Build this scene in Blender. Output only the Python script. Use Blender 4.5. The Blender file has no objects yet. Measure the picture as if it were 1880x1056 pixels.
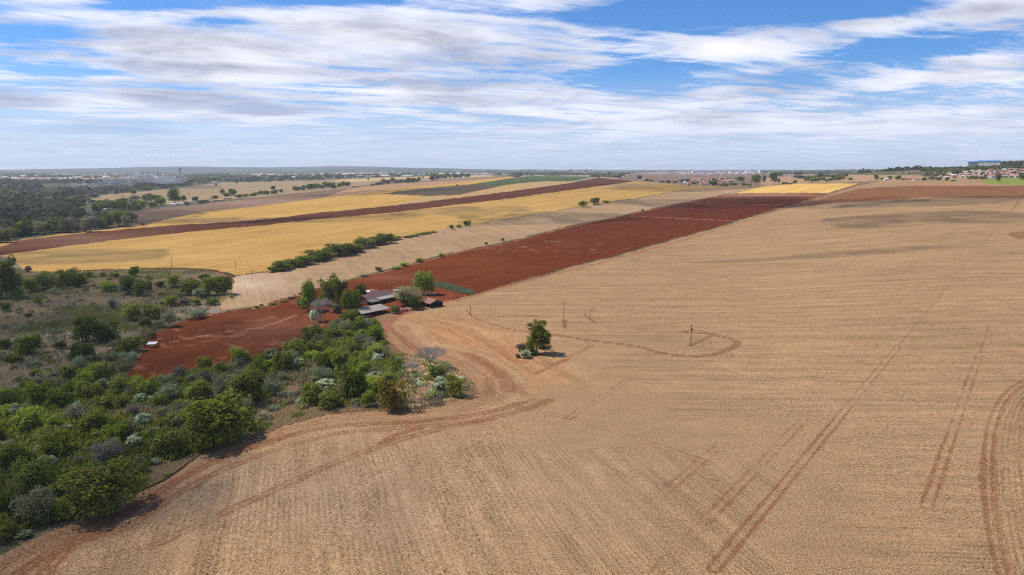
import bpy, math, random
import numpy as np
R = math.radians
sc = bpy.context.scene
# ------------------------------------------------------------------ camera
F, CX, CY, HZ, CH = 1254.0, 940.0, 528.0, 318.0, 75.0      # focal (px), centre, horizon row, camera height
PITCH = math.atan((CY - HZ) / F)
cam = bpy.data.cameras.new('camera'); camo = bpy.data.objects.new('camera', cam); sc.collection.objects.link(camo)
cam.sensor_width = 36.0; cam.lens = F / 1880.0 * 36.0; cam.clip_start = 0.5; cam.clip_end = 60000
camo.location = (0, 0, CH); camo.rotation_euler = (math.pi / 2 - PITCH, 0, 0)
sc.camera = camo
sc.render.engine = 'CYCLES'; sc.cycles.use_denoising = False; sc.cycles.denoiser = 'OPENIMAGEDENOISE'; sc.cycles.denoising_input_passes = 'RGB_ALBEDO_NORMAL'; sc.cycles.denoising_prefilter = 'NONE'; sc.cycles.filter_width = 1.15; sc.cycles.max_bounces = 6; sc.cycles.sample_clamp_indirect = 4
sc.view_settings.view_transform = 'Standard'; sc.view_settings.look = 'None'
sc.view_settings.exposure = 0.12; sc.view_settings.gamma = 1.0; sc.view_settings.use_curve_mapping = False
# ------------------------------------------------------------------ sun
SUN_AZ, SUN_EL = R(-76), R(57)          # from the left, a little beyond the subject
sd = (math.sin(SUN_AZ) * math.cos(SUN_EL), math.cos(SUN_AZ) * math.cos(SUN_EL), math.sin(SUN_EL))
sun = bpy.data.lights.new('sun', 'SUN'); suno = bpy.data.objects.new('sun', sun); sc.collection.objects.link(suno)
sun.energy = 5.0; sun.angle = R(0.53); sun.color = (1.0, 0.95, 0.86)
from mathutils import Vector
suno.rotation_euler = Vector(sd).to_track_quat('Z', 'Y').to_euler()
suno.location = (-300, 100, 400)
# ------------------------------------------------------------------ node helper
class NT:
    def __init__(s, tree): s.t = tree; s.n = tree.nodes; s.l = tree.links; s.n.clear()
    def put(s, sock, v):
        if isinstance(v, bpy.types.NodeSocket): s.l.new(v, sock)
        elif v is not None:
            if hasattr(sock.default_value, '__len__') and not hasattr(v, '__len__'): v = [v] * len(sock.default_value)
            if hasattr(sock.default_value, '__len__') and len(sock.default_value) == 4 and len(v) == 3: v = tuple(v) + (1,)
            sock.default_value = v
    def m(s, op, a, b=None, c=None, clamp=False):
        n = s.n.new('ShaderNodeMath'); n.operation = op; n.use_clamp = clamp
        s.put(n.inputs[0], a); s.put(n.inputs[1], b); s.put(n.inputs[2], c); return n.outputs[0]
    def vm(s, op, a, b=None, scale=None):
        n = s.n.new('ShaderNodeVectorMath'); n.operation = op
        s.put(n.inputs[0], a); s.put(n.inputs[1], b)
        if scale is not None: s.put(n.inputs['Scale'], scale)
        return n.outputs[1] if op in ('LENGTH', 'DOT_PRODUCT', 'DISTANCE') else n.outputs[0]
    def sep(s, v):
        n = s.n.new('ShaderNodeSeparateXYZ'); s.put(n.inputs[0], v); return n.outputs
    def comb(s, x, y, z=0.0):
        n = s.n.new('ShaderNodeCombineXYZ')
        for i, v in enumerate((x, y, z)): s.put(n.inputs[i], v)
        return n.outputs[0]
    def noise(s, vec, scale, detail=3, rough=0.55, dist=0.0, dims='3D'):
        n = s.n.new('ShaderNodeTexNoise'); n.noise_dimensions = dims
        s.put(n.inputs['Vector'], vec); s.put(n.inputs['Scale'], scale); s.put(n.inputs['Detail'], detail)
        s.put(n.inputs['Roughness'], rough); s.put(n.inputs['Distortion'], dist); return n.outputs[0]
    def mix(s, f, a, b, mode='MIX'):
        n = s.n.new('ShaderNodeMix'); n.data_type = 'RGBA'; n.blend_type = mode
        s.put(n.inputs[0], f); s.put(n.inputs[6], a); s.put(n.inputs[7], b); return n.outputs[2]
    def sm(s, v, a, b, lo=0.0, hi=1.0):
        n = s.n.new('ShaderNodeMapRange'); n.interpolation_type = 'SMOOTHSTEP'
        s.put(n.inputs[0], v); s.put(n.inputs[1], a); s.put(n.inputs[2], b); s.put(n.inputs[3], lo); s.put(n.inputs[4], hi)
        return n.outputs[0]
    def attr(s, name):
        n = s.n.new('ShaderNodeAttribute'); n.attribute_name = name; return n.outputs
# ------------------------------------------------------------------ world: sky with a high cloud layer
w = bpy.data.worlds.new('World'); sc.world = w; w.use_nodes = True
T = NT(w.node_tree)
out = T.n.new('ShaderNodeOutputWorld'); bg = T.n.new('ShaderNodeBackground'); T.l.new(bg.outputs[0], out.inputs[0])
sky = T.n.new('ShaderNodeTexSky'); sky.sky_type = 'NISHITA'; sky.sun_disc = False
sky.sun_elevation = SUN_EL; sky.sun_rotation = SUN_AZ; sky.altitude = 600; sky.air_density = 1.0; sky.dust_density = 0.6; sky.ozone_density = 2.0
SKY_STR = 0.12
tc = T.n.new('ShaderNodeTexCoord'); dx, dy, dz = T.sep(tc.outputs['Generated'])
zc = T.m('ADD', T.m('MAXIMUM', dz, 0.0), 0.035)
px_, py_ = T.m('DIVIDE', dx, zc), T.m('DIVIDE', dy, zc)
def skyp(px, py):                      # a direction of the photograph as a point of the cloud layer
    u, v = (px - CX), (CY - py); c, s = math.cos(PITCH), math.sin(PITCH)
    x, y, z = u, F * c + v * s, -F * s + v * c; n = math.sqrt(x * x + y * y + z * z)
    x, y, z = x / n, y / n, z / n; k = max(z, 0) + 0.035; return x / k, y / k
# wind-drawn coordinates
ang = R(24); ca, sa = math.cos(ang), math.sin(ang)
ux = T.m('ADD', T.m('MULTIPLY', px_, ca), T.m('MULTIPLY', py_, sa))
uy = T.m('ADD', T.m('MULTIPLY', px_, -sa), T.m('MULTIPLY', py_, ca))
warp = T.noise(T.comb(px_, py_, 3.0), 0.8, 3, 0.5)
wv = T.m('MULTIPLY', T.m('SUBTRACT', warp, 0.5), 1.1)
P1 = T.comb(T.m('ADD', T.m('MULTIPLY', ux, 0.62), wv), T.m('ADD', uy, wv), 1.7)
big = T.noise(P1, 1.45, 8, 0.55)
P2 = T.comb(T.m('MULTIPLY', ux, 0.35), T.m('ADD', T.m('MULTIPLY', uy, 1.7), T.m('MULTIPLY', wv, 0.6)), 9.0)
wis = T.noise(P2, 2.4, 9, 0.64)
P3 = T.comb(T.m('MULTIPLY', px_, 1.0), T.m('MULTIPLY', py_, 1.0), 5.0)
grey = T.noise(P3, 0.9, 4, 0.5, 0.4)
fine = T.noise(T.comb(T.m('ADD', px_, wv), T.m('ADD', py_, wv), 2.0), 5.0, 8, 0.66)
def gauss(px, py, rx, ry, amp, tilt=0.0):
    x0, y0 = skyp(px, py); x1, _ = skyp(px + rx, py); _, y1 = skyp(px, py - ry)
    sx, sy = abs(x1 - x0), abs(y1 - y0)
    a = T.m('SUBTRACT', px_, x0); b = T.m('SUBTRACT', T.m('SUBTRACT', py_, y0), T.m('MULTIPLY', a, tilt))
    q = T.m('ADD', T.m('POWER', T.m('ABSOLUTE', T.m('DIVIDE', a, sx)), 2.0), T.m('POWER', T.m('ABSOLUTE', T.m('DIVIDE', b, sy)), 2.0))
    return T.m('MULTIPLY', T.m('EXPONENT', T.m('MULTIPLY', q, -1.0)), amp)
bias = T.m('MULTIPLY', T.m('SUBTRACT', px_, 0.3), 0.0)
for g in [(1110, 35, 190, 30, -0.20), (1440, 20, 260, 22, -0.30), (1190, 130, 110, 26, -0.20), (1640, 90, 200, 26, -0.20), 
          (560, 2, 120, 10, -0.22), (60, 58, 90, 16, -0.26), (250, 12, 120, 10, -0.2), (420, 40, 80, 8, -.15), (130, 130, 90, 12, -.18), (1000, 215, 120, 10, -0.06), (1720, 190, 150, 10, -0.10), (170, 95, 60, 12, -0.12),
          (1345, 88, 150, 20, 0.34), (1250, 225, 500, 40, 0.16), (1700, 240, 300, 40, 0.14), (1050, 100, 120, 30, 0.12), (1790, 22, 110, 24, 0.26), (1600, 45, 80, 14, 0.20), (1790, 140, 130, 10, 0.26), (1790, 108, 60, 8, 0.2),
          (620, 70, 330, 50, 0.18), (300, 160, 420, 60, 0.05), (330, 110, 260, 40, 0.14), (900, 60, 180, 30, 0.14), (200, 200, 320, 40, 0.10), (700, 170, 200, 30, 0.1), (80, 28, 90, 12, .12)]:
    bias = T.m('ADD', bias, gauss(*g))
cov = T.m('ADD', T.m('ADD', T.m('MULTIPLY', big, 0.68), T.m('ADD', T.m('MULTIPLY', wis, 0.42), T.m('MULTIPLY', T.m('SUBTRACT', fine, .5), .26))), bias)
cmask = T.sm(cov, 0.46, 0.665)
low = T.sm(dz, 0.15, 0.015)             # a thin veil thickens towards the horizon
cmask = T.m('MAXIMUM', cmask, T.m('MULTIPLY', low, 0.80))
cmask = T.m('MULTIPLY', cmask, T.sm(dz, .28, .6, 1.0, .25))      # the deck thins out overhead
skycol = T.mix(1.0, sky.outputs[0], (0.52, 0.95, 1.50), 'MULTIPLY')
skycol = T.vm('SCALE', skycol, scale=SKY_STR * 0.72)
shade = T.m('ADD', T.m('MULTIPLY', T.m('SUBTRACT', grey, 0.5), 1.5), T.m('MULTIPLY', T.m('SUBTRACT', fine, 0.5), 0.45))
for g in [(180, 240, 120, 16, .35), (500, 205, 70, 16, .3), (270, 180, 80, 10, .25), (40, 185, 90, 12, .3), (820, 250, 150, 14, .15), (1800, 20, 100, 20, .2), (740, 290, 300, 12, .12), (450, 130, 200, 14, .22), (850, 150, 200, 12, .2), (250, 60, 160, 14, .15)]:
    shade = T.m('ADD', shade, gauss(*g))
shade = T.m('ADD', shade, T.m('MULTIPLY', low, -0.02))
ccol = T.mix(T.sm(shade, -0.22, 0.48), (0.97, 0.97, 1.02), (0.33, 0.36, 0.49))
ccol = T.mix(T.sm(cov, 0.55, 0.85), T.mix(0.35, ccol, (0.52, 0.65, 0.95)), ccol)
ccol = T.mix(T.m('MULTIPLY', T.m('POWER', low, 1.5), 0.7), ccol, (0.66, 0.735, 0.93))
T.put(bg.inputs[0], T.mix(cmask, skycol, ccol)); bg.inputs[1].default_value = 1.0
# ------------------------------------------------------------------ numeric helpers
col_ = sc.collection
def sstep(a, b, x): t = np.clip((x - a) / (b - a), 0, 1); return t * t * (3 - 2 * t)
pL = ([0, 250, 450, 700, 1000, 1500, 2500, 4000, 6000, 9000, 14000, 30000], [0, -2, -5, -2, 5, 12, 25, 42, 52, 62, 72, 78])
pC = ([0, 450, 700, 1000, 1500, 2500, 4000, 7000, 10000, 14000, 30000], [0, 0, 8, 25, 45, 53, 62, 78, 106, 136, 150])
pR = ([0, 300, 700, 1000, 1400, 1800, 2500, 6000, 10000, 14000, 30000], [0, 0, 20, 38, 57, 65, 68, 84, 108, 136, 150])
def pchip(xs, ys):                     # smooth the profile once on a fine log grid
    g = np.concatenate([np.arange(0, 3000, 20.0), np.geomspace(3000, 30000, 120)]); v = np.interp(g, xs, ys)
    for _ in range(30): v[1:-1] = (v[:-2] + 2 * v[1:-1] + v[2:]) / 4
    return g, v
qL, qC, qR = pchip(*pL), pchip(*pC), pchip(*pR)
def vnoise(x, y, s, seed=0):           # value noise
    x = np.asarray(x) / s + seed * 17.3; y = np.asarray(y) / s - seed * 9.1
    ix, iy = np.floor(x).astype(np.int64), np.floor(y).astype(np.int64); fx, fy = x - ix, y - iy
    fx = fx * fx * (3 - 2 * fx); fy = fy * fy * (3 - 2 * fy)
    def h(i, j):
        n = (i * 374761393 + j * 668265263 + seed * 1442695) & 0x7fffffff
        n = ((n ^ (n >> 13)) * 1274126177) & 0x7fffffff
        return ((n ^ (n >> 16)) & 0xffff) / 65535.0
    return (h(ix, iy) * (1 - fx) + h(ix + 1, iy) * fx) * (1 - fy) + (h(ix, iy + 1) * (1 - fx) + h(ix + 1, iy + 1) * fx) * fy
def Z(x, y):
    x = np.asarray(x, float); y = np.asarray(y, float)
    r = np.hypot(x, y); a = np.arctan2(x, y); t = np.tan(np.clip(a, -0.75, 0.75))
    wl = sstep(0.10, -0.62, t); wr = sstep(0.22, 0.72, t)
    far = sstep(1.0, 1.8, np.abs(a)); wl = wl * (1 - far); wr = wr * (1 - far)
    z = np.interp(r, *qL) * wl + np.interp(r, *qR) * wr + np.interp(r, *qC) * (1 - wl - wr)
    hx, hy = 2150 * math.sin(0.66), 2150 * math.cos(0.66)
    z += 27 * np.exp(-((x - hx) ** 2 + (y - hy) ** 2) / (2 * 330.0 ** 2))
    z += sstep(350, 900, r) * 2.2 * (np.sin(x / 95 + 1.3) * np.sin(y / 160 + .4) + .6 * np.sin((x + y) / 210))
    z += sstep(3000, 7000, r) * 16 * (vnoise(x, y, 1500, 3) - .5) + sstep(2500, 5000, r) * 7 * (vnoise(x, y, 600, 5) - .5)
    hl = sstep(9500, 12500, r) * sstep(0.05, -0.25, t) * (1 - far)      # far blue hills on the left
    z += hl * (30 + 95 * vnoise(x, y, 2600, 8) * sstep(-.95, -.25, t + .25 * vnoise(x, y, 4000, 2)))
    z -= 3.0 * np.exp(-((x + 190) ** 2 / 110 ** 2 + (y - 330) ** 2 / 90 ** 2))
    return z
cP, sP = math.cos(PITCH), math.sin(PITCH)
def ray(px, py):
    u, v = px - CX, CY - py; d = np.array([u, F * cP + v * sP, -F * sP + v * cP]); return d / np.linalg.norm(d)
_ts = np.concatenate([np.arange(60, 700, 1.0), np.geomspace(700, 17000, 3000)])
def gp(px, py):                        # photograph pixel -> point of the ground
    d = ray(px, py); X, Y, Zr = d[0] * _ts, d[1] * _ts, CH + d[2] * _ts
    g = Zr - Z(X, Y); i = np.argmax(g < 0)
    if not (g < 0).any(): i = len(_ts) - 1
    i = max(i, 1); k = g[i - 1] / (g[i - 1] - g[i] + 1e-9); k = min(max(k, 0), 1); t = _ts[i - 1] + (_ts[i] - _ts[i - 1]) * k
    x, y = d[0] * t, d[1] * t; return np.array([x, y, float(Z(x, y))])
def at(px, r):                         # photograph column and distance -> point of the ground
    t = (px - CX) * cP / F; a = math.atan(t); x, y = r * math.sin(a), r * math.cos(a); return np.array([x, y, float(Z(x, y))])
def proj(x, y, z):
    z = z - CH; yc = y * cP - z * sP; zc_ = y * sP + z * cP
    yc = np.where(yc < 1, 1, yc); return CX + F * x / yc, CY - F * zc_ / yc
def inpoly(px, py, poly):
    p = np.asarray(poly, float); r = np.zeros(np.shape(px), bool)
    bb = (px > p[:, 0].min()) & (px < p[:, 0].max()) & (py > p[:, 1].min()) & (py < p[:, 1].max()); idx = np.nonzero(bb)
    X, Y = px[idx], py[idx]; c = np.zeros(X.shape, bool); j = len(p) - 1
    for i in range(len(p)):
        (x1, y1), (x2, y2) = p[i], p[j]
        if y1 != y2: c ^= ((y1 > Y) != (y2 > Y)) & (X < (x2 - x1) * (Y - y1) / (y2 - y1) + x1)
        j = i
    r[idx] = c; return r
def dline(x, y, pts, rmax=60.0):       # distance and run-length to a polyline in metres
    pts = np.asarray(pts); D = np.full(x.shape, 1e6); S = np.zeros(x.shape); SG = np.zeros(x.shape); L = 0
    for a, b in zip(pts[:-1], pts[1:]):
        v = b[:2] - a[:2]; n = np.linalg.norm(v) + 1e-9
        m = np.nonzero((x > min(a[0], b[0]) - rmax) & (x < max(a[0], b[0]) + rmax) & (y > min(a[1], b[1]) - rmax) & (y < max(a[1], b[1]) + rmax))[0]
        if len(m):
            qx, qy = x[m] - a[0], y[m] - a[1]; t = np.clip((qx * v[0] + qy * v[1]) / n ** 2, 0, 1)
            d = np.hypot(qx - t * v[0], qy - t * v[1]); k = d < D[m]; mm = m[k]; D[mm] = d[k]; S[mm] = L + t[k] * n
            SG[mm] = np.sign(qx[k] * v[1] - qy[k] * v[0])
        L += n
    return D, S, SG
def dense(pts, n=6):                   # Catmull-Rom through pixel points
    p = np.asarray(pts, float); p = np.vstack([2 * p[0] - p[1], p, 2 * p[-1] - p[-2]]); o = []
    for i in range(1, len(p) - 2):
        for t in np.arange(n) / n:
            o.append(.5 * ((2 * p[i]) + (-p[i - 1] + p[i + 1]) * t + (2 * p[i - 1] - 5 * p[i] + 4 * p[i + 1] - p[i + 2]) * t * t + (-p[i - 1] + 3 * p[i] - 3 * p[i + 1] + p[i + 2]) * t ** 3))
    o.append(p[-2]); return np.array(o)
def W(pts, n=4): return np.array([gp(*q) for q in dense(pts, n)])
def setp(o, label=None, cat=None, group=None, kind=None):
    if label: o['label'] = label
    if cat: o['category'] = cat
    if group: o['group'] = group
    if kind: o['kind'] = kind
    return o
def npmesh(name, V, Q, mats, mi=None, tint=None, smooth=False):
    """V (n,3), Q list of (m,k) integer arrays"""
    me = bpy.data.meshes.new(name); V = np.asarray(V, np.float32)
    me.vertices.add(len(V)); me.vertices.foreach_set('co', V.ravel())
    sizes = np.concatenate([np.full(len(q), q.shape[1], np.int32) for q in Q]); idx = np.concatenate([np.asarray(q, np.int32).ravel() for q in Q])
    me.loops.add(len(idx)); me.loops.foreach_set('vertex_index', idx)
    me.polygons.add(len(sizes)); st = np.concatenate([[0], np.cumsum(sizes)[:-1]]).astype(np.int32)
    me.polygons.foreach_set('loop_start', st); me.polygons.foreach_set('loop_total', sizes)
    for m in mats: me.materials.append(m)
    if mi is not None: me.polygons.foreach_set('material_index', np.asarray(mi, np.int32))
    if tint is not None:
        tint = np.asarray(tint, np.float32)
        if tint.ndim == 1: a = me.attributes.new('tint', 'FLOAT', 'POINT'); a.data.foreach_set('value', tint)
        else:
            c4 = np.ones((len(V), 4), np.float32); c4[:, :3] = tint; a = me.attributes.new('tint', 'FLOAT_COLOR', 'POINT'); a.data.foreach_set('color', c4.ravel())
    me.polygons.foreach_set('use_smooth', np.full(len(sizes), smooth))
    me.update(calc_edges=True); return me
def link(name, me, parent=None):
    o = bpy.data.objects.new(name, me); col_.objects.link(o)
    if parent is not None: o.parent = parent
    return o
# ------------------------------------------------------------------ plain materials
def mat(name, color, rough=0.8, metal=0.0, var=0.15, scale=1.5, spec=0.3):
    m = bpy.data.materials.new(name); m.use_nodes = True; t = NT(m.node_tree)
    o = t.n.new('ShaderNodeOutputMaterial'); b = t.n.new('ShaderNodeBsdfPrincipled'); t.l.new(b.outputs[0], o.inputs[0])
    g = t.n.new('ShaderNodeTexCoord').outputs['Object']; n = t.noise(g, scale, 4, .6)
    f = t.m('ADD', t.m('MULTIPLY', t.m('SUBTRACT', n, .5), var * 3), 1.0)
    t.put(b.inputs['Base Color'], t.vm('SCALE', color, scale=f)); b.inputs['Roughness'].default_value = rough
    b.inputs['Metallic'].default_value = metal; b.inputs['Specular IOR Level'].default_value = spec; return m
def leafmat(name, c, c2, trans=0.35):
    m = bpy.data.materials.new(name); m.use_nodes = True; t = NT(m.node_tree)
    o = t.n.new('ShaderNodeOutputMaterial'); d = t.n.new('ShaderNodeBsdfDiffuse'); tr = t.n.new('ShaderNodeBsdfTranslucent'); mx = t.n.new('ShaderNodeMixShader')
    oi = t.n.new('ShaderNodeObjectInfo').outputs['Random']; ti = t.attr('tint')[2]
    k = t.m('ADD', t.m('MULTIPLY', ti, .65), t.m('MULTIPLY', oi, .35))
    cc = t.mix(k, c, c2); cc = t.vm('SCALE', cc, scale=t.m('ADD', t.m('MULTIPLY', oi, .5), .75))
    t.put(d.inputs[0], cc); t.put(tr.inputs[0], cc); mx.inputs[0].default_value = trans
    t.l.new(d.outputs[0], mx.inputs[1]); t.l.new(tr.outputs[0], mx.inputs[2]); t.l.new(mx.outputs[0], o.inputs[0]); return m
LM = {
 'dense': leafmat('foliage_dark', (.078, .103, .014), (.200, .222, .034)),
 'mid': leafmat('foliage_mid', (.140, .160, .026), (.275, .288, .056)),
 'bright': leafmat('foliage_bright', (.155, .215, .022), (.31, .37, .05)),
 'olive': leafmat('foliage_olive', (.165, .165, .068), (.29, .275, .14)),
 'pale': leafmat('foliage_blossom', (.24, .30, .13), (.58, .62, .42)),
 'sage': leafmat('foliage_sage', (.13, .165, .075), (.24, .28, .15)),
 'autumn': leafmat('foliage_autumn', (.13, .13, .02), (.30, .22, .035)),
 'gold': leafmat('foliage_gold', (.13, .15, .015), (.28, .26, .03)),
 'mauve': leafmat('foliage_mauve', (.155, .135, .095), (.26, .225, .165)),
 'dry': leafmat('dry_grass', (.36, .26, .135), (.58, .43, .24), .45),
 'reed': leafmat('reed_grass', (.15, .15, .06), (.32, .26, .15), .4),
 'far': leafmat('foliage_far', (.10, .108, .060), (.24, .21, .145), .1),
}
BARK = mat('bark', (.10, .075, .055), .9, scale=3); GREYBARK = mat('grey_bark', (.36, .31, .26), .9, scale=3)
# ------------------------------------------------------------------ terrain parcels, traced on the photograph
def P(s): v = list(map(float, s.replace(',', ' ').split())); return list(zip(v[::2], v[1::2]))
T1_top = P('425,508 460,503 496,498 562,480 613,469 652,457 716,443 751,434 826,419 867,413 940,401 1048,383 1114,372 1176,363 1245,351 1291,347 1400,342 1443,337')
P1_top = P('549,539 600,527 640,515 700,499 790,475 850,460 920,447 1048,415 1125,401 1176,388 1252,373 1298,364 1339,356')
P1_bot = P('1520,354 1477,369 1400,391 1329,413 1227,442 1150,464 1022,497 920,526 869,541 820,556 760,573 720,584 660,590 600,580 549,539')
D1_top = P('-60,462 0,454 33,442 153,428 256,419 332,413 480,404 575,392 716,378 844,363 940,351 1048,336 1099,326')
D1_bot = P('1165,333 1137,337 1048,349 940,364 716,391 588,402 480,414 358,425 192,443 0,469 -60,480')
Y1_bl = P('25,477 41,494 64,500 128,499 230,494 320,493 383,496 409,500 430,507')
T1p = T1_top + P('1352,355') + P1_top[::-1] + P('480,562 400,569 404,548 432,518')
Y2_top = P('33,440 153,425 230,418 266,415 281,409 358,392 480,378 588,364 690,351 818,338 933,324')
NEAR = P('-900,1500 -500,1180 -150,1080 0,1020 90,975 200,935 265,895 300,870 370,825 450,803 520,775 600,755 690,748 760,750 860,727 872,705 830,670 775,650 735,654 712,628 701,608 712,592 735,577 806,556 869,543 920,528 1022,499 1150,466 1227,444 1329,415 1400,393 1477,371 1528,354 1579,340 1620,332 1700,331 1760,331 1830,329 1980,328 2600,330 3600,700 3600,1500')
LAND = [ # name, polygon, colour, (rowamp, detail, soil, kind)
 ('far_left', P('-900,500 -900,322 0,322 500,322 500,360 260,415 33,442 -200,500'), (.085, .085, .05), (.1, .6, 0)),
 ('brown_right', P('1125,331 1160,319 1420,319 1420,342 1250,346 1165,334'), (.175, .115, .085), (.3, .5, .1)),
 ('tan_right', P('1395,341 1400,327 1470,323 1560,321 1720,322 1800,322 1800,333 1700,333 1610,334 1450,337'), (.31, .195, .11), (.2, .4, 0)),
 ('tan_left', P('150,372 179,359 320,346 409,335 480,334 598,331 672,328 780,324 900,322 930,323 780,333 639,345 524,357 480,362 396,368 300,376'), (.26, .185, .105), (.4, .4, 0)),
 ('tan_left', P('600,331 700,326 900,321 905,324 760,328 650,334'), (.42, .28, .14), (.2, .3, 0)),
 ('grey_field', P('130,405 146,399 320,380 480,363 639,345 698,336 780,332 940,323 933,325 818,339 690,352 588,365 480,379 358,393 281,410 256,416 200,418'), (.155, .098, .064), (.6, .6, .0)),
 ('grey_field', P('588,365 639,347 698,339 780,334 940,325 818,341 690,353'), (.31, .18, .095), (.5, .5, 0)),
 ('upper_wheat', Y2_top + D1_top[::-1][1:] , (.39, .228, .064), (.9, .4, 0)),
 ('upper_tan', P('782,361 844,359 923,342 951,337 997,333 1060,332 1048,337 940,352 844,364 716,379'), (.34, .22, .10), (.4, .35, 0)),
 ('scrub_patch', P('698,356 767,347 869,338 923,341 844,358 782,360'), (.085, .060, .040), (.5, .5, .0)),
 ('orchard', P('861,339 940,327 971,323 1096,324 1048,333 997,333 951,337 920,341'), (.062, .080, .028), (.9, .5, 0)),
 ('ploughed_strip', D1_top + D1_bot, (.085, .030, .015), (.8, .7, .0)),
 ('wheat', P('-60,480 0,469') [1:] + D1_bot[::-1][2:] + P('1240,338 1304,342 1400,341') + T1_top[::-1][2:] + Y1_bl[::-1], (.36, .21, .064), (.9, .4, 0)),
 ('tan_strip', T1p, (.29, .185, .10), (.9, .5, .02)),
 ('small_wheat', P('1352,355 1380,348 1400,343 1464,337 1576,337 1520,354'), (.52, .32, .09), (.8, .3, 0)),
 ('red_field', P1_top + P('1400,355') + P1_bot, (.102, .0245, .0075), (.5, .7, .0)),
 ('left_red_field', P('549,539 480,562 358,580 327,592 289,608 245,620 268,644 232,669 232,700 281,701 307,687 358,677 435,661 480,657 560,630 605,600 640,592 700,588 660,570'), (.110, .0305, .011), (.6, .7, 0)),
 ('farmyard', P('600,575 660,570 720,575 735,570 806,553 869,541 850,536 810,520 760,525 700,535 650,560 600,600'), (.150, .040, .017), (0, .6, 0)),
 ('farmyard', P('640,600 655,588 720,575 740,575 716,590 704,602 702,614 660,604'), (.21, .115, .065), (0, .8, 0)),
 ('stubble', NEAR, (.282, .177, .091), (1, 1, .25)),
 ('brown_band', P('1440,383 1528,373 1643,367 1702,362 1880,364 2200,366 2200,341 1880,341 1656,342 1579,346 1528,359 1477,374'), (.185, .082, .036), (.6, .6, .3)),
 ('green_plot', P('1799,331 1809,337 1880,340 2100,342 2100,325 1880,326 1835,328'), (.17, .20, .035), (.2, .6, 0)),
]
fine_a = np.deg2rad(np.arange(-43, 43.01, 0.068)); coarse = np.deg2rad(np.concatenate([np.arange(-180, -43, 5), np.arange(46, 180, 5)]))
AA = np.sort(np.concatenate([fine_a, coarse]))
dep = np.deg2rad(np.arange(50, 8.4, -0.088)); rr = CH / np.tan(dep)
RRr = np.concatenate([[2, 15, 30, 45], rr, rr[-1] * np.exp(np.cumsum(np.where(np.arange(900) < 230, .006, .0108)))]); RRr = RRr[RRr < 17000]
ga, gr = np.meshgrid(AA, RRr, indexing='xy'); X = (gr * np.sin(ga)).ravel(); Y = (gr * np.cos(ga)).ravel(); ZZ = Z(X, Y)
NA, NR = len(AA), len(RRr)
front = (Y > 5)
U, V_ = proj(X, Y, ZZ); U = np.where(front, U, -1e5); V_ = np.where(front, V_, 1e5)
wob = sstep(3000, 200, gr.ravel())
Uw = U + (vnoise(X, Y, 14, 21) - .5) * 5 * wob; Vw = V_ + (vnoise(X, Y, 9, 22) - .5) * 2.4 * wob
rad = gr.ravel()
rng = np.random.default_rng(5)
# base land colour: grass, scrub and far country
g1, g2 = vnoise(X, Y, 28, 31), vnoise(X, Y, 9, 32)
C = np.empty((len(X), 3)); k = sstep(.35, .7, .6 * g1 + .4 * g2)[:, None]
C[:] = np.array([.075, .075, .035]) * (1 - k) + np.array([.17, .135, .085]) * k
fk = sstep(1800, 3200, rad)[:, None]; fn = vnoise(X, Y, 420, 41); fn2 = vnoise(X * .5, Y, 900, 42)
fc = np.where((fn > .62)[:, None], np.array([.42, .31, .20]), np.where((fn2 > .6)[:, None], np.array([.22, .14, .11]), np.array([.10, .10, .065])))
C = C * (1 - fk) + fc * fk
fk = sstep(8500, 10500, rad)[:, None] * .9; C = C * (1 - fk) + np.array([.04, .055, .05]) * fk
row = np.zeros((len(X), 3)); par = np.zeros((len(X), 3)); par[:, 2] = .8
pid = np.zeros(len(X), np.int32)
_V2 = V_.reshape(NR, NA); DV = np.abs(np.gradient(_V2, axis=0)).ravel(); SUB = np.nonzero((V_ < 520) & (V_ > 300) & (U > -400) & (U < 2300))[0]
def rowdir(m, pxA, pyA, pxB, pyB, q=1.0):
    a, b = gp(pxA, pyA)[:2], gp(pxB, pyB)[:2]; d = (b - a) / np.linalg.norm(b - a)
    row[m, 0] = (X[m] * d[1] - Y[m] * d[0]) * q; row[m, 1] = (X[m] * d[0] + Y[m] * d[1]) * q
IDS = {}
for i, (nm, poly, c, (ra, de, so)) in enumerate(LAND):
    m = inpoly(Uw, Vw, poly) if nm not in ('wheat', 'tan_strip', 'upper_wheat') else inpoly(U, Vw, poly)
    if i < 18 and nm != 'farmyard':
        s_ = SUB; cv = np.zeros(len(s_)); uu = (Uw if nm not in ('wheat', 'tan_strip', 'upper_wheat') else U)[s_]
        for k_ in (-.75, -.45, -.15, .15, .45, .75): cv += inpoly(uu, Vw[s_] + DV[s_] * k_, poly) / 6.0
        C[s_] = C[s_] * (1 - cv[:, None]) + np.array(c) * cv[:, None]; mm_ = m.copy(); mm_[s_] = False; C[mm_] = c
    else: C[m] = c
    par[m, 0] = so; par[m, 1] = ra; par[m, 2] = de; IDS.setdefault(nm, i + 1); pid[m] = IDS[nm]
def M(nm): return np.nonzero(pid == IDS[nm])[0]
rowdir(M('wheat'), 200, 470, 700, 400, .25); rowdir(M('upper_wheat'), 300, 410, 700, 360, .2); rowdir(M('tan_strip'), 480, 500, 500, 560, .5)
rowdir(M('ploughed_strip'), 200, 436, 716, 385, .25); rowdir(M('red_field'), 750, 530, 1300, 390, .35); rowdir(M('left_red_field'), 300, 690, 500, 580, .7)
rowdir(M('small_wheat'), 1400, 352, 1480, 339, .15); rowdir(M('grey_field'), 200, 405, 480, 370, .2); rowdir(M('orchard'), 900, 338, 1040, 326, .12)
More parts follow.
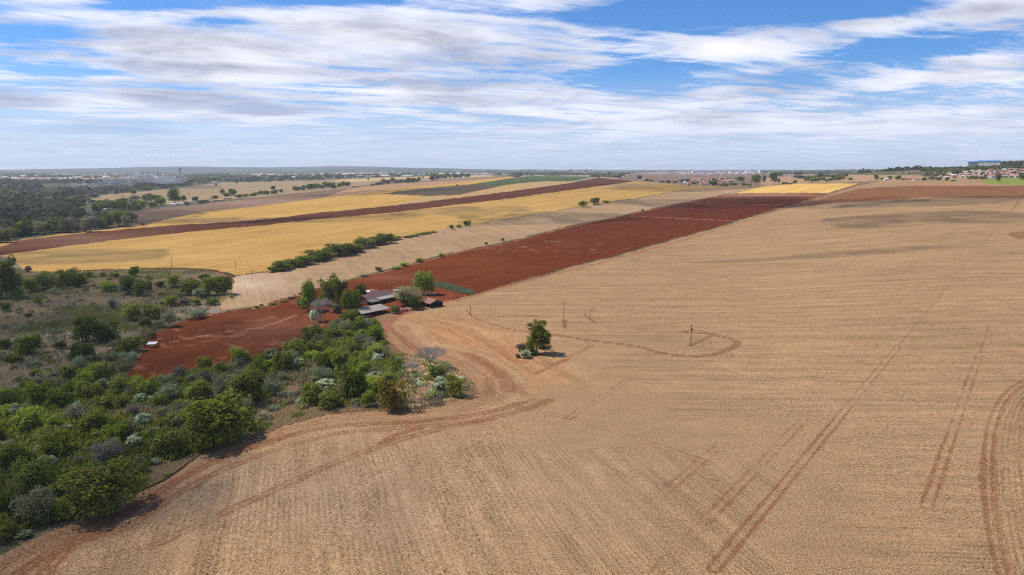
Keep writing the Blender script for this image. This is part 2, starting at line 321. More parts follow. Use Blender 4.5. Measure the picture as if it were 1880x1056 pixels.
rowdir(M('tan_left'), 250, 360, 480, 340, .15); rowdir(M('brown_band'), 1600, 355, 1850, 352, .3); rowdir(M('scrub_patch'), 700, 356, 850, 342, .2)
# smooth blends inside fields
def tone(nm, px, py, rx, ry, c, amt=1.0):
    m = M(nm); q = np.exp(-(((U[m] - px) / rx) ** 2 + ((V_[m] - py) / ry) ** 2)) * amt
    q = np.clip(q * (.6 + .8 * vnoise(X[m], Y[m], 30, 77)), 0, 1)[:, None]; C[m] = C[m] * (1 - q) + np.array(c) * q
tone('tan_strip', 460, 520, 80, 20, (.42, .30, .20), .8); tone('tan_strip', 1000, 400, 260, 12, (.27, .19, .10), .7)
tone('wheat', 150, 470, 260, 14, (.42, .27, .105), .7); tone('wheat', 860, 385, 250, 9, (.40, .25, .09), .5); tone('wheat', 1130, 340, 60, 5, (.30, .20, .09), .9)
tone('upper_wheat', 420, 404, 200, 5, (.38, .235, .09), .6); tone('red_field', 1400, 358, 120, 5, (.26, .12, .07), .9); tone('red_field', 720, 510, 60, 8, (.21, .08, .05), .7)
tone('red_field', 800, 490, 200, 40, (.135, .036, .011), .7); tone('red_field', 1330, 385, 180, 16, (.07, .015, .006), .7); tone('ploughed_strip', 100, 440, 220, 14, (.16, .085, .055), .7); tone('left_red_field', 500, 605, 80, 25, (.19, .075, .045), .6)
tone('grey_field', 480, 372, 250, 8, (.27, .165, .12), .6)
tone('stubble', 840, 640, 150, 60, (.37, .215, .11), .8); tone('stubble', 600, 790, 150, 16, (.35, .21, .12), .6)
tone('stubble', 1500, 360, 200, 14, (.215, .145, .075), .7); tone('stubble', 450, 900, 260, 90, (.23, .165, .112), .7); tone('stubble', 1000, 900, 350, 120, (.27, .18, .11), .5)
tone('stubble', 1500, 800, 500, 200, (.285, .185, .10), .5); tone('stubble', 700, 950, 120, 90, (.23, .155, .10), .5)
mm = M('stubble'); par[mm, 0] += .26 * (vnoise(X[mm], Y[mm], 26, 91) - .35) * sstep(350, 200, rad[mm]); par[mm, 1] = 1.35
# rows in the near stubble: three sets
mS = M('stubble')
edge = W(P('-300,1140 -100,1060 0,1020 90,975 200,935 265,895 300,870 370,825 450,803 520,775 600,755 690,748 760,750 860,727 874,712 860,690 800,658 740,652 714,630 703,606'), 3)
De, Se, _ = dline(X, Y, edge, 80)
rowdir(mS, 1400, 520, 1800, 500, .8)
lowm = mS[(V_[mS] > 740 + 60 * (vnoise(X[mS], Y[mS], 60, 9) - .5) + .12 * (U[mS] - 700)) & (U[mS] < 1500)]; rowdir(lowm, 480, 1050, 500, 800)
fb = V_[mS] - (740 + 60 * (vnoise(X[mS], Y[mS], 60, 9) - .5) + .12 * (U[mS] - 700)); par[mS, 1] *= np.where(U[mS] < 1500, .12 + .88 * sstep(0, 70, np.abs(fb)), 1) * np.where(V_[mS] > 760, .12 + .88 * sstep(0, 140, np.abs(U[mS] - 1500)), 1)
hw = 13 + 6 * np.clip((Se - 120) / 120, 0, 1) + 4 * vnoise(X, Y, 30, 12); hd = mS[(De[mS] < hw[mS])]
kk = (.68 * sstep(1.0, .45, De[hd] / hw[hd]) * (.7 + .5 * vnoise(X[hd], Y[hd], 12, 35)))[:, None]; C[hd] = C[hd] * (1 - kk) + np.array([.235, .128, .068]) * kk; row[hd, 0] = De[hd] * 1.2; row[hd, 1] = Se[hd]; par[hd, 0] = .32 + .07 * (1 - De[hd] / hw[hd]) + .12 * (vnoise(De[hd] * 4, Se[hd] * .15, 3, 8) - .5); par[hd, 1] = 1.7
arc = W(P('715,600 740,596 800,606 850,632 900,665 950,700 1010,742'), 3); aL = np.linalg.norm(np.diff(arc[:, :2], axis=0), axis=1).sum(); Da, Sa, SGa = dline(X, Y, arc, 60)
az = mS[(Da[mS] < 38) & (De[mS] > hw[mS])]; afd = sstep(aL, aL - 45, Sa[az]) * sstep(38, 22, Da[az]); kk = (.75 * afd * sstep(38, 10, Da[az]) * (.5 + .8 * vnoise(X[az], Y[az], 9, 33)))[:, None].clip(0, 1); C[az] = C[az] * (1 - kk) + np.array([.33, .165, .075]) * kk; row[az, 0] = Da[az] * SGa[az]; row[az, 1] = Sa[az]
par[az, 0] = np.maximum(par[az, 0], .12 + afd * (.10 + .20 * sstep(38, 4, Da[az])) + .18 * (vnoise(Da[az] * 3, Sa[az] * .12, 3, 18) - .5))
par[az, 1] = 1.35 * (.15 + .85 * afd)
# tracks and bare soil
def track(pts, width, amt, strip=None, broken=0.0, n=4, world=None):
    pw = world if world is not None else W(P(pts), n); D, S, sg = dline(X, Y, pw, 12)
    if strip: D = np.where(rad < 330, np.abs(D - strip), D)
    wd_ = np.maximum(width, rad * .0022); q = 1.12 * amt * np.sqrt(width / wd_) * np.exp(-(D / wd_) ** 2)
    if broken: q = q * (.25 + .75 * sstep(broken - .35, broken + .3, .6 * vnoise(S, S * 0 + 3.3 * len(pts), 11, 4) + .4 * vnoise(X, Y, 2.5, 44)))
    m = pid == IDS['stubble']; m |= pid == IDS['brown_band']; q = q * (.92 + .5 * (vnoise(X, Y, 2.5, 19) - .3))
    par[m, 0] = np.clip(par[m, 0] + q[m], 0, 1.1)
def tram(px, py, y2, amt, broken, width=.7):
    pts = []
    t0 = (py - HZ); 
    for f in np.linspace(0, 1, 12):
        y = py + (y2 - py) * f; pts.append((1912 + (px - 1912) * (y - HZ) / t0, y))
    track('', width, amt, 1.1, broken, world=np.array([gp(*q) for q in pts]))
track('1019,615 1078,624 1168,636 1212,648 1272,655 1322,648 1352,633 1346,624 1302,612 1272,605 1257,609', .8, .55, .9)
track('1072,577 1093,593 1123,599 1182,605 1257,609 1302,612', .7, .42, .8); track('1266,635 1299,620 1310,614', 1.3, .5); track('1266,635 1230,645 1197,651 1150,669 1100,690', .7, .22, None, .25)
track('1075,626 1085,634 1075,641 1048,654 1019,670 985,685', .6, .32, .8); track('855,568 873,584 920,600 968,609 1019,615', .8, .45, .9); track('864,565 900,570 923,577 968,580 989,580', .8, .36)
track('740,590 850,596 960,612', .6, .2, .8); track('989,580 968,580', 2.0, .4); track('1036,590 1037,602', 1.8, .35); track('1030,588 1044,590', 1.5, .3)
track('1055,660 1000,668 940,660 920,640', .6, .2, .8); track('1073,577 1100,560 1160,540', .8, .35, None, .4); track('1093,593 1083,580 1090,565', .6, .35, .8)
track('1302,612 1400,607 1480,604 1650,598 1880,597 2000,598', .6, .26, None, .12); track('1400,464 1482,456 1630,445 1809,433 1850,429', .9, .36, None, .1)
track('1400,410 1230,447 1150,470 1022,503 920,532', 1.0, .4, 1.4); track('1400,402 1230,450 1100,487 1000,515 900,545', .7, .3, 1.1)
track('80,1056 135,1000 236,966 330,905 440,850 600,800 720,787 860,775 950,755 1010,735', .8, .36, .9, .05)
track('30,1056 100,1010 220,950 330,880 450,825 600,785 760,775 880,760 960,740', .8, .4, .9, .05)
track('286,1000 438,929 489,906 620,848 760,800 900,770', .9, .32, 1.0, .2); track('505,1013 573,980 620,949 760,880 1000,790 1150,700', .6, .22, 1.0, .4); track('702,813 730,798 771,787', 1.4, .45)
track('860,650 900,672 930,700 960,722 990,745', 4.0, .26, None, .3); track('715,600 760,640 800,650', 1.0, .3, 1.0); track('900,720 960,750 1060,770 1150,800 1300,850', .6, .2, 1.2, .35)
tram(1310, 1045, 350, .36, .18, .55); tram(1200, 1056, 560, .25, .42); tram(1700, 930, 345, .24, .34, .4); tram(1605, 471, 365, .28, .1); tram(1727, 441, 362, .28, .1); tram(1780, 380, 345, .2, .0); tram(1860, 385, 345, .25, 0)
tram(1500, 700, 380, .2, .45); tram(1390, 620, 400, .18, .5); tram(1040, 1056, 700, .2, .5); tram(1660, 1056, 600, .2, .45)
track('1920,680 1860,715 1828,760 1815,830 1818,930 1842,1056 1870,1150', .8, .34, 1.0); 
for z_ in (P('1832,770 1880,705 1960,690 1960,1200 1870,1200 1845,1056 1822,930 1820,830'), P('1849,430 1858,427 1885,425 1930,428 1930,440 1866,438')):
    m = inpoly(Uw, Vw, z_); par[m, 0] = np.maximum(par[m, 0], .50 if z_[0][0] == 1832 else .95)
    if z_[0][0] == 1832:
        D_, S_, _ = dline(X, Y, W(P('1920,680 1860,715 1828,760 1815,830 1818,930 1842,1056 1870,1150')), 60); row[m, 0] = D_[m]; row[m, 1] = S_[m]; par[m, 1] = 2.0
# roads
def road(pts, width, c, n=4):
    D, S, _ = dline(X, Y, W(P(pts), n), 12); D = D + (vnoise(X, Y, 5, 61) - .5) * 1.2
    m = D < width; k = sstep(width, width * .6, D[m])[:, None]; C[m] = C[m] * (1 - k) + np.array(c) * k; par[m, 0] = 0; par[m, 1] = .1; par[m, 2] = .5; return m
mr = road('740,660 722,636 712,622 707,609 714,596 735,579 769,570 806,556 850,549 880,540 960,517 1100,483 1250,441 1400,397', 2.2, (.25, .105, .058)); pid[mr] = 90
IDS['road'] = 90
mr = road('1400,394 1477,372 1528,355 1579,339 1612,332 1640,331', 4.2, (.20, .085, .05)); pid[mr] = 90
road('276,637 330,625 400,612 480,601 545,578', 1.2, (.24, .12, .07)); road('549,541 480,564 400,575 358,583', .6, (.26, .15, .09))
mr = road('460,498 496,501 562,483 613,472 652,460 716,446 751,437 826,422 940,404 1048,386 1114,375 1245,354', .8, (.16, .10, .06))
road('128,499 230,495 320,494 383,497 409,501 428,509', 2.6, (.13, .04, .022)); road('1158,397 1247,401 1349,406', 2.2, (.26, .11, .075)); road('1273,373 1400,376 1440,376', 2.0, (.22, .08, .06))
road('1338,356 1298,365 1176,389 1048,417 920,449 850,462 790,477 700,501 655,512', 1.4, (.22, .10, .055)); road('1165,334 1240,339 1304,343 1440,338', 3, (.10, .06, .035))
road('1400,340 1560,334 1612,333', 8, (.14, .055, .035))
road('0,690 60,700 120,693 170,684', 1.0, (.05, .05, .03)); 
# pale dry streaks on the red field, dry grass patches in the thicket
m = M('red_field'); q = vnoise(X[m] * .9 + Y[m] * .3, Y[m] * 1.6, 9, 51) * .6 + vnoise(X[m], Y[m] * 2, 3, 52) * .4
band = np.exp(-(((U[m] - 980) / 190) ** 2 + ((V_[m] - 455) / 18) ** 2)); q = sstep(.80, .98, q + .20 * band)[:, None] * .55 * (.4 + .6 * vnoise(X[m], Y[m], 1.7, 57))[:, None]; C[m] = C[m] * (1 - q) + np.array([.27, .13, .08]) * q
m = M('left_red_field'); q = sstep(.72, .9, vnoise(X[m] + Y[m], Y[m] - X[m] * .3, 6, 53))[:, None] * .45; C[m] = C[m] * (1 - q) + np.array([.25, .11, .065]) * q
DRY = [P('445,812 455,770 470,745 500,722 520,700 560,690 562,720 545,745 600,752 700,742 700,752 600,762 520,782 450,812'), P('300,882 262,900 270,860 330,850 380,822 400,818 372,830 310,876'), P('706,622 740,648 790,662 850,685 880,722 800,750 700,756 640,752 620,650')]
for i, d_ in enumerate(DRY):
    m = inpoly(Uw, Vw, d_) & (pid == 0); C[m] = np.array([.42, .285, .155]) * (.7 + .6 * g2[m])[:, None]
m = inpoly(U, V_, P('-60,560 200,540 420,560 300,640 0,760 -60,760')) & (pid == 0); q = sstep(.3, .7, g1[m])[:, None]; C[m] = np.array([.085, .08, .042]) * (1 - q) + np.array([.20, .155, .115]) * q
# ------------------------------------------------------------------ ground material
gm = bpy.data.materials.new('land'); gm.use_nodes = True; t = NT(gm.node_tree)
o_ = t.n.new('ShaderNodeOutputMaterial'); b_ = t.n.new('ShaderNodeBsdfPrincipled'); t.l.new(b_.outputs[0], o_.inputs[0])
pos = t.n.new('ShaderNodeNewGeometry').outputs['Position']
ac = t.attr('col')[0]; so, ra, de = t.sep(t.attr('par')[1]); rx, ry, _z = t.sep(t.attr('row')[1])
nf = t.noise(pos, 2.6, 4, .75); nm_ = t.noise(pos, .11, 4, .6); nl = t.noise(pos, .012, 3, .5); nfar = t.noise(t.vm('MULTIPLY', pos, (.4, 1.0, 1.0)), .05, 5, .65)
streak = t.noise(t.comb(t.m('MULTIPLY', rx, 1.0), t.m('MULTIPLY', ry, .09), .3), .7, 5, .72, .3)
streak2 = t.noise(t.comb(t.m('MULTIPLY', rx, .16), t.m('MULTIPLY', ry, .012), 4.0), 1.0, 4, .6)
tuft = t.noise(pos, .55, 4, .62)
line_ = t.m('MULTIPLY', t.m('POWER', t.m('ABSOLUTE', t.m('SINE', t.m('MULTIPLY', t.m('ADD', rx, t.m('MULTIPLY', streak2, 6.0)), 3.1416 / 8.5))), 10.0), t.sm(tuft, .38, .6))
wave = t.m('SINE', t.m('MULTIPLY', t.m('ADD', rx, t.m('MULTIPLY', nm_, .8)), 6.2832 / 1.25))
val = t.m('ADD', 1.0, t.m('MULTIPLY', t.m('MULTIPLY', t.m('SUBTRACT', nf, .5), 4.6), de))
val = t.m('ADD', val, t.m('MULTIPLY', t.m('SUBTRACT', nm_, .5), .36)); val = t.m('ADD', val, t.m('MULTIPLY', t.m('SUBTRACT', nl, .5), .35))
val = t.m('ADD', val, t.m('MULTIPLY', t.m('SUBTRACT', nfar, .5), .35))
val = t.m('ADD', val, t.m('MULTIPLY', ra, t.m('ADD', t.m('MULTIPLY', t.m('SUBTRACT', streak, .5), .75), t.m('ADD', t.m('MULTIPLY', t.m('SUBTRACT', streak2, .5), .55), t.m('ADD', t.m('MULTIPLY', line_, .13), t.m('MULTIPLY', wave, t.m('MULTIPLY', t.sm(t.noise(pos, .045, 3, .6), .38, .62), .085)))))))
fleck = t.noise(pos, 5.5, 2, .6); val = t.m('ADD', val, t.m('MULTIPLY', t.m('MULTIPLY', t.sm(fleck, .56, .70), de), .55)); val = t.m('MAXIMUM', val, .12)
cc = t.vm('SCALE', ac, scale=val)
sn = t.m('ADD', t.m('ADD', t.m('MULTIPLY', tuft, .55), t.m('MULTIPLY', streak, .45)), t.m('ADD', so, t.m('MULTIPLY', t.m('SUBTRACT', nl, .5), .12)))
smask = t.m('MULTIPLY', t.m('MULTIPLY', t.sm(sn, .90, 1.20), t.sm(so, .01, .1)), t.sm(t.noise(pos, 1.9, 3, .7), .36, .56, .30, 1.0))
mott = t.noise(pos, .9, 4, .7); cc = t.mix(t.m('MULTIPLY', t.m('MULTIPLY', t.sm(mott, .46, .66), t.sm(so, .01, .2)), .75), cc, t.vm('MULTIPLY', cc, (.88, .72, .60)))
scol = t.vm('SCALE', (.150, .046, .018), scale=t.m('ADD', .1, t.m('MULTIPLY', nf, 1.8)))
cc = t.mix(t.m('MULTIPLY', smask, .72), cc, scol)
t.put(b_.inputs['Base Color'], cc); b_.inputs['Roughness'].default_value = .95; b_.inputs['Specular IOR Level'].default_value = 0
bp = t.n.new('ShaderNodeBump'); bp.inputs['Strength'].default_value = .7; bp.inputs['Distance'].default_value = .28
t.put(bp.inputs['Height'], t.m('ADD', nf, t.m('MULTIPLY', t.m('MULTIPLY', streak, ra), .5))); t.l.new(bp.outputs[0], b_.inputs['Normal'])
# ------------------------------------------------------------------ ground meshes (one sheet cut along the parcel borders)
VV = np.stack([X, Y, ZZ], 1)
i0 = (np.arange(NR - 1)[:, None] * NA + np.arange(NA - 1)[None, :]).ravel(); quads = np.stack([i0, i0 + 1, i0 + NA + 1, i0 + NA], 1)
wrap = np.arange(NR - 1) * NA; wq = np.stack([wrap + NA - 1, wrap, wrap + NA, wrap + 2 * NA - 1], 1)
quads = np.vstack([quads, wq])
fp = pid[quads]; fid = np.where(fp[:, 1] == fp[:, 2], fp[:, 1], fp[:, 0])
def ground_obj(name, ids, label):
    m = np.isin(fid, ids) if ids is not None else np.ones(len(fid), bool)
    q = quads[m]; u, inv = np.unique(q, return_inverse=True); q = inv.reshape(-1, 4)[:, ::-1]
    me = npmesh(name, VV[u], [q], [gm], smooth=True)
    c4 = np.ones((len(u), 4), np.float32); c4[:, :3] = C[u]
    me.attributes.new('col', 'FLOAT_COLOR', 'POINT').data.foreach_set('color', c4.ravel())
    me.attributes.new('par', 'FLOAT_VECTOR', 'POINT').data.foreach_set('vector', par[u].astype(np.float32).ravel())
    me.attributes.new('row', 'FLOAT_VECTOR', 'POINT').data.foreach_set('vector', row[u].astype(np.float32).ravel())
    return setp(link(name, me), label, 'field' if 'field' in name else name.replace('_', ' '), kind='structure')
GL = [('stubble_field', ['stubble'], 'large pale stubble field with faint wheel tracks filling the right foreground'),
 ('ploughed_field', ['red_field', 'farmyard'], 'dark red bare ploughed field running from the farmhouse to the distance'),
 ('ploughed_field', ['left_red_field'], 'small red ploughed field left of the farm trees'),
 ('ploughed_field', ['ploughed_strip'], 'long narrow dark brown ploughed strip between two golden fields'),
 ('ploughed_field', ['brown_band'], 'reddish brown band of soil at the far end of the stubble field'),
 ('wheat_field', ['wheat'], 'broad golden field on the slope behind the marsh'),
 ('wheat_field', ['upper_wheat', 'upper_tan'], 'golden field beyond the dark brown ploughed strip'),
 ('wheat_field', ['small_wheat'], 'small bright yellow field at the far end of the red field'),
 ('mown_field', ['tan_strip'], 'pale tan mown strip between golden field and red field'),
 ('fallow_field', ['grey_field'], 'greyish brown fallow field below the left farmsteads'),
 ('fallow_field', ['scrub_patch'], 'dark weedy patch enclosed in the upper golden field'),
 ('orchard_field', ['orchard'], 'dark green planted field on the central rise'),
 ('pasture_field', ['tan_left'], 'tan pasture beyond the row of left farmsteads'),
 ('pasture_field', ['tan_right', 'brown_right'], 'tan and brown pasture beyond the far hedges on the right'),
 ('grass_field', ['green_plot'], 'bright green grass plot below the village on the right'),
 ('dirt_road', ['road'], 'red dirt road along the edge of the stubble field')]
used = []
for nm, ks, lb in GL:
    ids = [IDS[k_] for k_ in ks]; used += ids; ground_obj(nm, ids, lb)
ground_obj('ground', list(set(np.unique(fid)) - set(used)), 'rough grass, scrub and far country round the fields')

# ------------------------------------------------------------------ unseen clouds, added above the view to shade patches of the fields
cm = bpy.data.materials.new('shade_cloud'); cm.use_nodes = True; t = NT(cm.node_tree); o_ = t.n.new('ShaderNodeOutputMaterial'); mx = t.n.new('ShaderNodeMixShader'); tb_ = t.n.new('ShaderNodeBsdfTransparent'); db_ = t.n.new('ShaderNodeBsdfDiffuse'); db_.inputs[0].default_value = (.85, .86, .9, 1)
lw = t.n.new('ShaderNodeLayerWeight'); lw.inputs[0].default_value = .5; pp_ = t.n.new('ShaderNodeNewGeometry').outputs['Position']
fc_ = t.m('POWER', t.m('SUBTRACT', 1.0, lw.outputs['Facing']), 1.3); nz = t.noise(pp_, .022, 4, .6); al = t.m('MULTIPLY', t.m('MULTIPLY', fc_, t.sm(nz, .30, .62)), .44, clamp=True)
t.put(mx.inputs[0], al); t.l.new(tb_.outputs[0], mx.inputs[1]); t.l.new(db_.outputs[0], mx.inputs[2]); t.l.new(mx.outputs[0], o_.inputs[0])
CLH = 700.0
for (px, py, rx_, ry_) in [(1690, 401, 110, 60), (1560, 372, 95, 60), (1720, 370, 120, 50), (1440, 374, 60, 60), (1300, 372, 140, 90), (1160, 338, 110, 90), (860, 386, 100, 60), (600, 402, 130, 50), (130, 470, 90, 50), (420, 405, 120, 50), (40, 660, 120, 100),
                           (60, 880, 48, 40), (-60, 1000, 40, 34), (-60, 560, 110, 90), (100, 400, 200, 150), (230, 345, 300, 240), (1500, 470, 110, 14), (1010, 400, 120, 60), (1250, 345, 160, 120), (700, 352, 160, 90)]:
    g_ = gp(px, py); k_ = CLH / sd[2]; c_ = np.array([g_[0] + sd[0] * k_, g_[1] + sd[1] * k_, g_[2] + CLH])
    n1, n2 = 48, 24; th, ph = np.meshgrid(np.linspace(0, 2 * np.pi, n1, endpoint=False), np.linspace(.03, np.pi - .03, n2)); d = np.stack([np.cos(th) * np.sin(ph), np.sin(th) * np.sin(ph), np.cos(ph)], -1)
    lum = 1 + .45 * (vnoise(d[..., 0] * 60 + px, d[..., 1] * 60 + d[..., 2] * 30, 26, 14) - .5) + .22 * (vnoise(d[..., 0] * 60, d[..., 1] * 60 + py + d[..., 2] * 40, 10, 15) - .5)
    v = (d * lum[..., None] * np.array([rx_, ry_, 26.0])).reshape(-1, 3); i_, j_ = np.meshgrid(np.arange(n1), np.arange(n2 - 1)); a_ = (j_ * n1 + i_).ravel(); b__ = (j_ * n1 + (i_ + 1) % n1).ravel()
    me = npmesh('shade_cloud', v, [np.stack([a_, a_ + n1, b__ + n1, b__], 1), np.array([list(range(n1))]), np.array([list(range(n1 * n2 - 1, n1 * n2 - n1 - 1, -1))])], [cm], smooth=True); o = link('shade_cloud', me); o.location = c_; setp(o, 'ragged wisp of vapour added out of view to shade the fields', 'shade_cloud', kind='stuff')
# ------------------------------------------------------------------ plant prototypes
def tube(p, q, r0, r1, k=5):
    p, q = np.array(p, float), np.array(q, float); d = q - p; d /= np.linalg.norm(d) + 1e-9
    a = np.cross(d, [0, 0, 1.0] if abs(d[2]) < .9 else [1.0, 0, 0]); a /= np.linalg.norm(a); b = np.cross(d, a)
    th = np.arange(k) * 2 * math.pi / k; c = np.cos(th)[:, None] * a + np.sin(th)[:, None] * b
    v = np.vstack([p + c * r0, q + c * r1]); i = np.arange(k); j = (i + 1) % k; return v, np.stack([i, j, j + k, i + k], 1)
def join(parts):
    V, Q, n = [], [], 0
    for v, q in parts: V.append(v); Q.append(q + n); n += len(v)
    return np.vstack(V), np.vstack(Q)
def limbs(rg, h, spread, lv, kids, r0, fork=.35, wild=.5, k=5, lean=(0, 0)):
    """forking tapered limbs; returns tube parts and tips"""
    parts, tips = [], []
    def go(p, d, L, r, n):
        mid = p + d * L * .5 + rg.normal(0, L * .05, 3); q = p + d * L + rg.normal(0, L * .06, 3)
        parts.append(tube(p, mid, r, r * .82, k if n > 1 else 3)); parts.append(tube(mid, q, r * .82, r * .62, k if n > 1 else 3))
        if n == 0: tips.append(q); return
        m = kids if n < lv else kids + 1
        for i in range(m):
            a = 2 * math.pi * (i + rg.random() * .6) / m; nd = np.array([math.cos(a) * spread, math.sin(a) * spread, fork + .3 * rg.random()])
            nd = nd * .7 + d * .7 + rg.normal(0, wild * .3, 3); nd /= np.linalg.norm(nd); go(q, nd, L * (.62 + .2 * rg.random()), r * .6, n - 1)
        if n > 1 and rg.random() < .5: tips.append(q)
    d = np.array([lean[0], lean[1], 1.0]); go(np.zeros(3), d / np.linalg.norm(d), h, r0, lv); return parts, tips
def leaves(rg, lobes, dens, size, shell=.22, flat=1.0, up=.15):
    """leaf-sized quads scattered over the outside of many uneven clumps"""
    V, TT = [], []
    for c, r in lobes:
        c = np.array(c, float); n = int(dens * r * r * 12.6); d = rg.normal(size=(n, 3)); d /= np.linalg.norm(d, axis=1)[:, None]
        d[:, 2] = np.where(d[:, 2] < -.45, -d[:, 2], d[:, 2])
        lum = 1 + .16 * np.sin(d[:, 0] * 5 + c[0] * 3) + .14 * np.sin(d[:, 1] * 6 + c[1] * 5) + .12 * np.sin(d[:, 2] * 7 + c[2])
        rad = r * lum * (1 - shell * rg.random(n) ** 1.3 + .35 * rg.random(n) ** 5)
        p = c + d * rad[:, None] * np.array([1, 1, flat]); nn = d + rg.normal(0, .62, (n, 3)); nn[:, 2] += up; nn /= np.linalg.norm(nn, axis=1)[:, None]
        a = np.cross(nn, rg.normal(size=(n, 3))); a /= np.linalg.norm(a, axis=1)[:, None]; b = np.cross(nn, a)
        s = size * (.55 + .9 * rg.random(n))[:, None]; a = a * s; b = b * s * .62
        V.append(np.stack([p - a, p - b * .9, p + a, p + b * 1.1], 1).reshape(-1, 3)); lt = rg.random()
        TT.append(np.repeat(np.clip(.25 + .5 * lt + rg.normal(0, .16, n), 0, 1), 4))
    V = np.vstack(V); return V, np.arange(len(V)).reshape(-1, 4), np.concatenate(TT)
def blob(rg, n, w, h, base=.0, r=(.2, .34), hollow=.55, top=1.0):
    """lobes of an uneven crown w wide, h high, sitting from base*h upward"""
    L = []
    for i in range(n):
        d = rg.normal(size=3); d /= np.linalg.norm(d); d[2] = rg.uniform(-.8, 1.0) if base < .12 else abs(d[2]) * 1.2 - .4; k = hollow + (1 - hollow) * rg.random()
        rr_ = w * .5 * (r[0] + (r[1] - r[0]) * rg.random()) * 1.5
        c = np.array([d[0] * (w * .5 - rr_ * .8) * k, d[1] * (w * .5 - rr_ * .8) * k, 0])
        hh = h * (1 - base); c[2] = h * base + hh * (.45 + .42 * max(d[2], -.75) * k * top); L.append((c, min(rr_, hh * .36)))
    return L
PROTO = {}
def proto(kind, crown, trunk): PROTO.setdefault(kind, []).append((crown, trunk))
def build_protos():
    rg = np.random.default_rng(11)
    for i in range(4):                 # full round trees with crowns near the ground
        w = 8.0; h = 7.5 + i * .5; lob = blob(rg, 26, w, h, 0, (.18, .34), .6); V, Q, TT = leaves(rg, lob, 5.6, .26)
        ps, _ = limbs(rg, h * .28, .8, 2, 3, .28); tv, tq = join(ps); mt = npmesh('trunk', tv, [tq], [BARK], smooth=True)
        for kd in ('dense', 'mid', 'bright', 'far', 'autumn', 'gold'):
            if kd in ('autumn', 'gold') and i > 1: continue
            proto(kd, npmesh('crown', V, [Q], [LM[kd]], tint=TT), mt)
    for i in range(3):                 # loose, half-bare crowns
        w = 8.0; h = 7.0; lob = blob(rg, 30, w, h, .05, (.14, .26), .5); V, Q, TT = leaves(rg, lob, 3.6, .20, .5)
        ps, _ = limbs(rg, h * .26, .9, 4, 3, .22, .25); tv, tq = join(ps); mt = npmesh('trunk', tv, [tq], [GREYBARK])
        for kd in ('olive', 'sage', 'mauve'): proto(kd, npmesh('crown', V, [Q], [LM[kd]], tint=TT), mt)
    for i in range(3):                 # blossom trees: flat pale sprays over a green interior
        w = 8.0; h = 7.5; lob = blob(rg, 34, w, h, .12, (.09, .19), .8); V, Q, TT = leaves(rg, lob, 7.0, .20, .45, .7, .6)
        lob2 = blob(rg, 18, w * .86, h * .82, .02, (.2, .3)); V2, Q2, T2 = leaves(rg, lob2, 5, .26)
        me = npmesh('crown', np.vstack([V, V2]), [np.vstack([Q, Q2 + len(V)])], [LM['pale'], LM['sage']], mi=np.r_[np.zeros(len(Q)), np.ones(len(Q2))], tint=np.r_[TT, T2])
        ps, _ = limbs(rg, h * .28, .8, 2, 3, .22); tv, tq = join(ps); proto('pale', me, npmesh('trunk', tv, [tq], [GREYBARK]))
    for i in range(2):                 # leafless trees: limbs and a haze of twigs
        ps, tips = limbs(rg, 2.3, 1.15, 5, 3, .34, .32, .5); tv, tq = join(ps[:120]); tw = ps[120:]
        for tp in tips:
            for _ in range(7): tw.append(tube(tp, tp + rg.normal(0, .42, 3) + [0, 0, .35], .022, .008, 3))
        cv, cq = join(tw); s = 4.0 / np.abs(tv[:, :2]).max(); hmax = cv[:, 2].max()
        for a in (tv, cv): a[:, 2] *= 7.0 / hmax; a[:, :2] *= 4.0 / np.abs(cv[:, :2]).max() if a is not cv else 1
        cv[:, :2] *= 4.0 / np.abs(cv[:, :2]).max()
        proto('bare', npmesh('crown', cv, [cq], [GREYBARK]), npmesh('trunk', tv, [tq], [GREYBARK]))
    for i in range(3):                 # coarse versions for far trees
        lob = blob(rg, 13, 8, 7.5, .02, (.22, .36)); V, Q, TT = leaves(rg, lob, 1.5, .55)
        tv, tq = tube([0, 0, 0], [0, 0, 5.5], .3, .15); 
        for kd in ('dense', 'mid', 'bright', 'olive', 'far', 'autumn', 'gold', 'mauve', 'pale'):
            me = npmesh('tree', np.vstack([V, tv]), [np.vstack([Q, tq + len(V)])], [LM[kd], BARK], mi=np.r_[np.zeros(len(Q)), np.ones(len(tq))], tint=np.r_[TT, np.zeros(len(tv))])
            PROTO.setdefault('far_' + kd, []).append((me, None))
build_protos()
LOOK = {'dense': 'dark green', 'mid': 'mid green', 'bright': 'bright green', 'olive': 'thin grey-olive', 'sage': 'pale sage green', 'pale': 'white-blossomed',
        'bare': 'leafless grey', 'autumn': 'yellowish olive', 'gold': 'golden yellow', 'mauve': 'greyish half-bare', 'far': 'dull green', 'palm': 'drooping'}
REC = []                               # every plant, to be labelled once all stand
prng = np.random.default_rng(23)
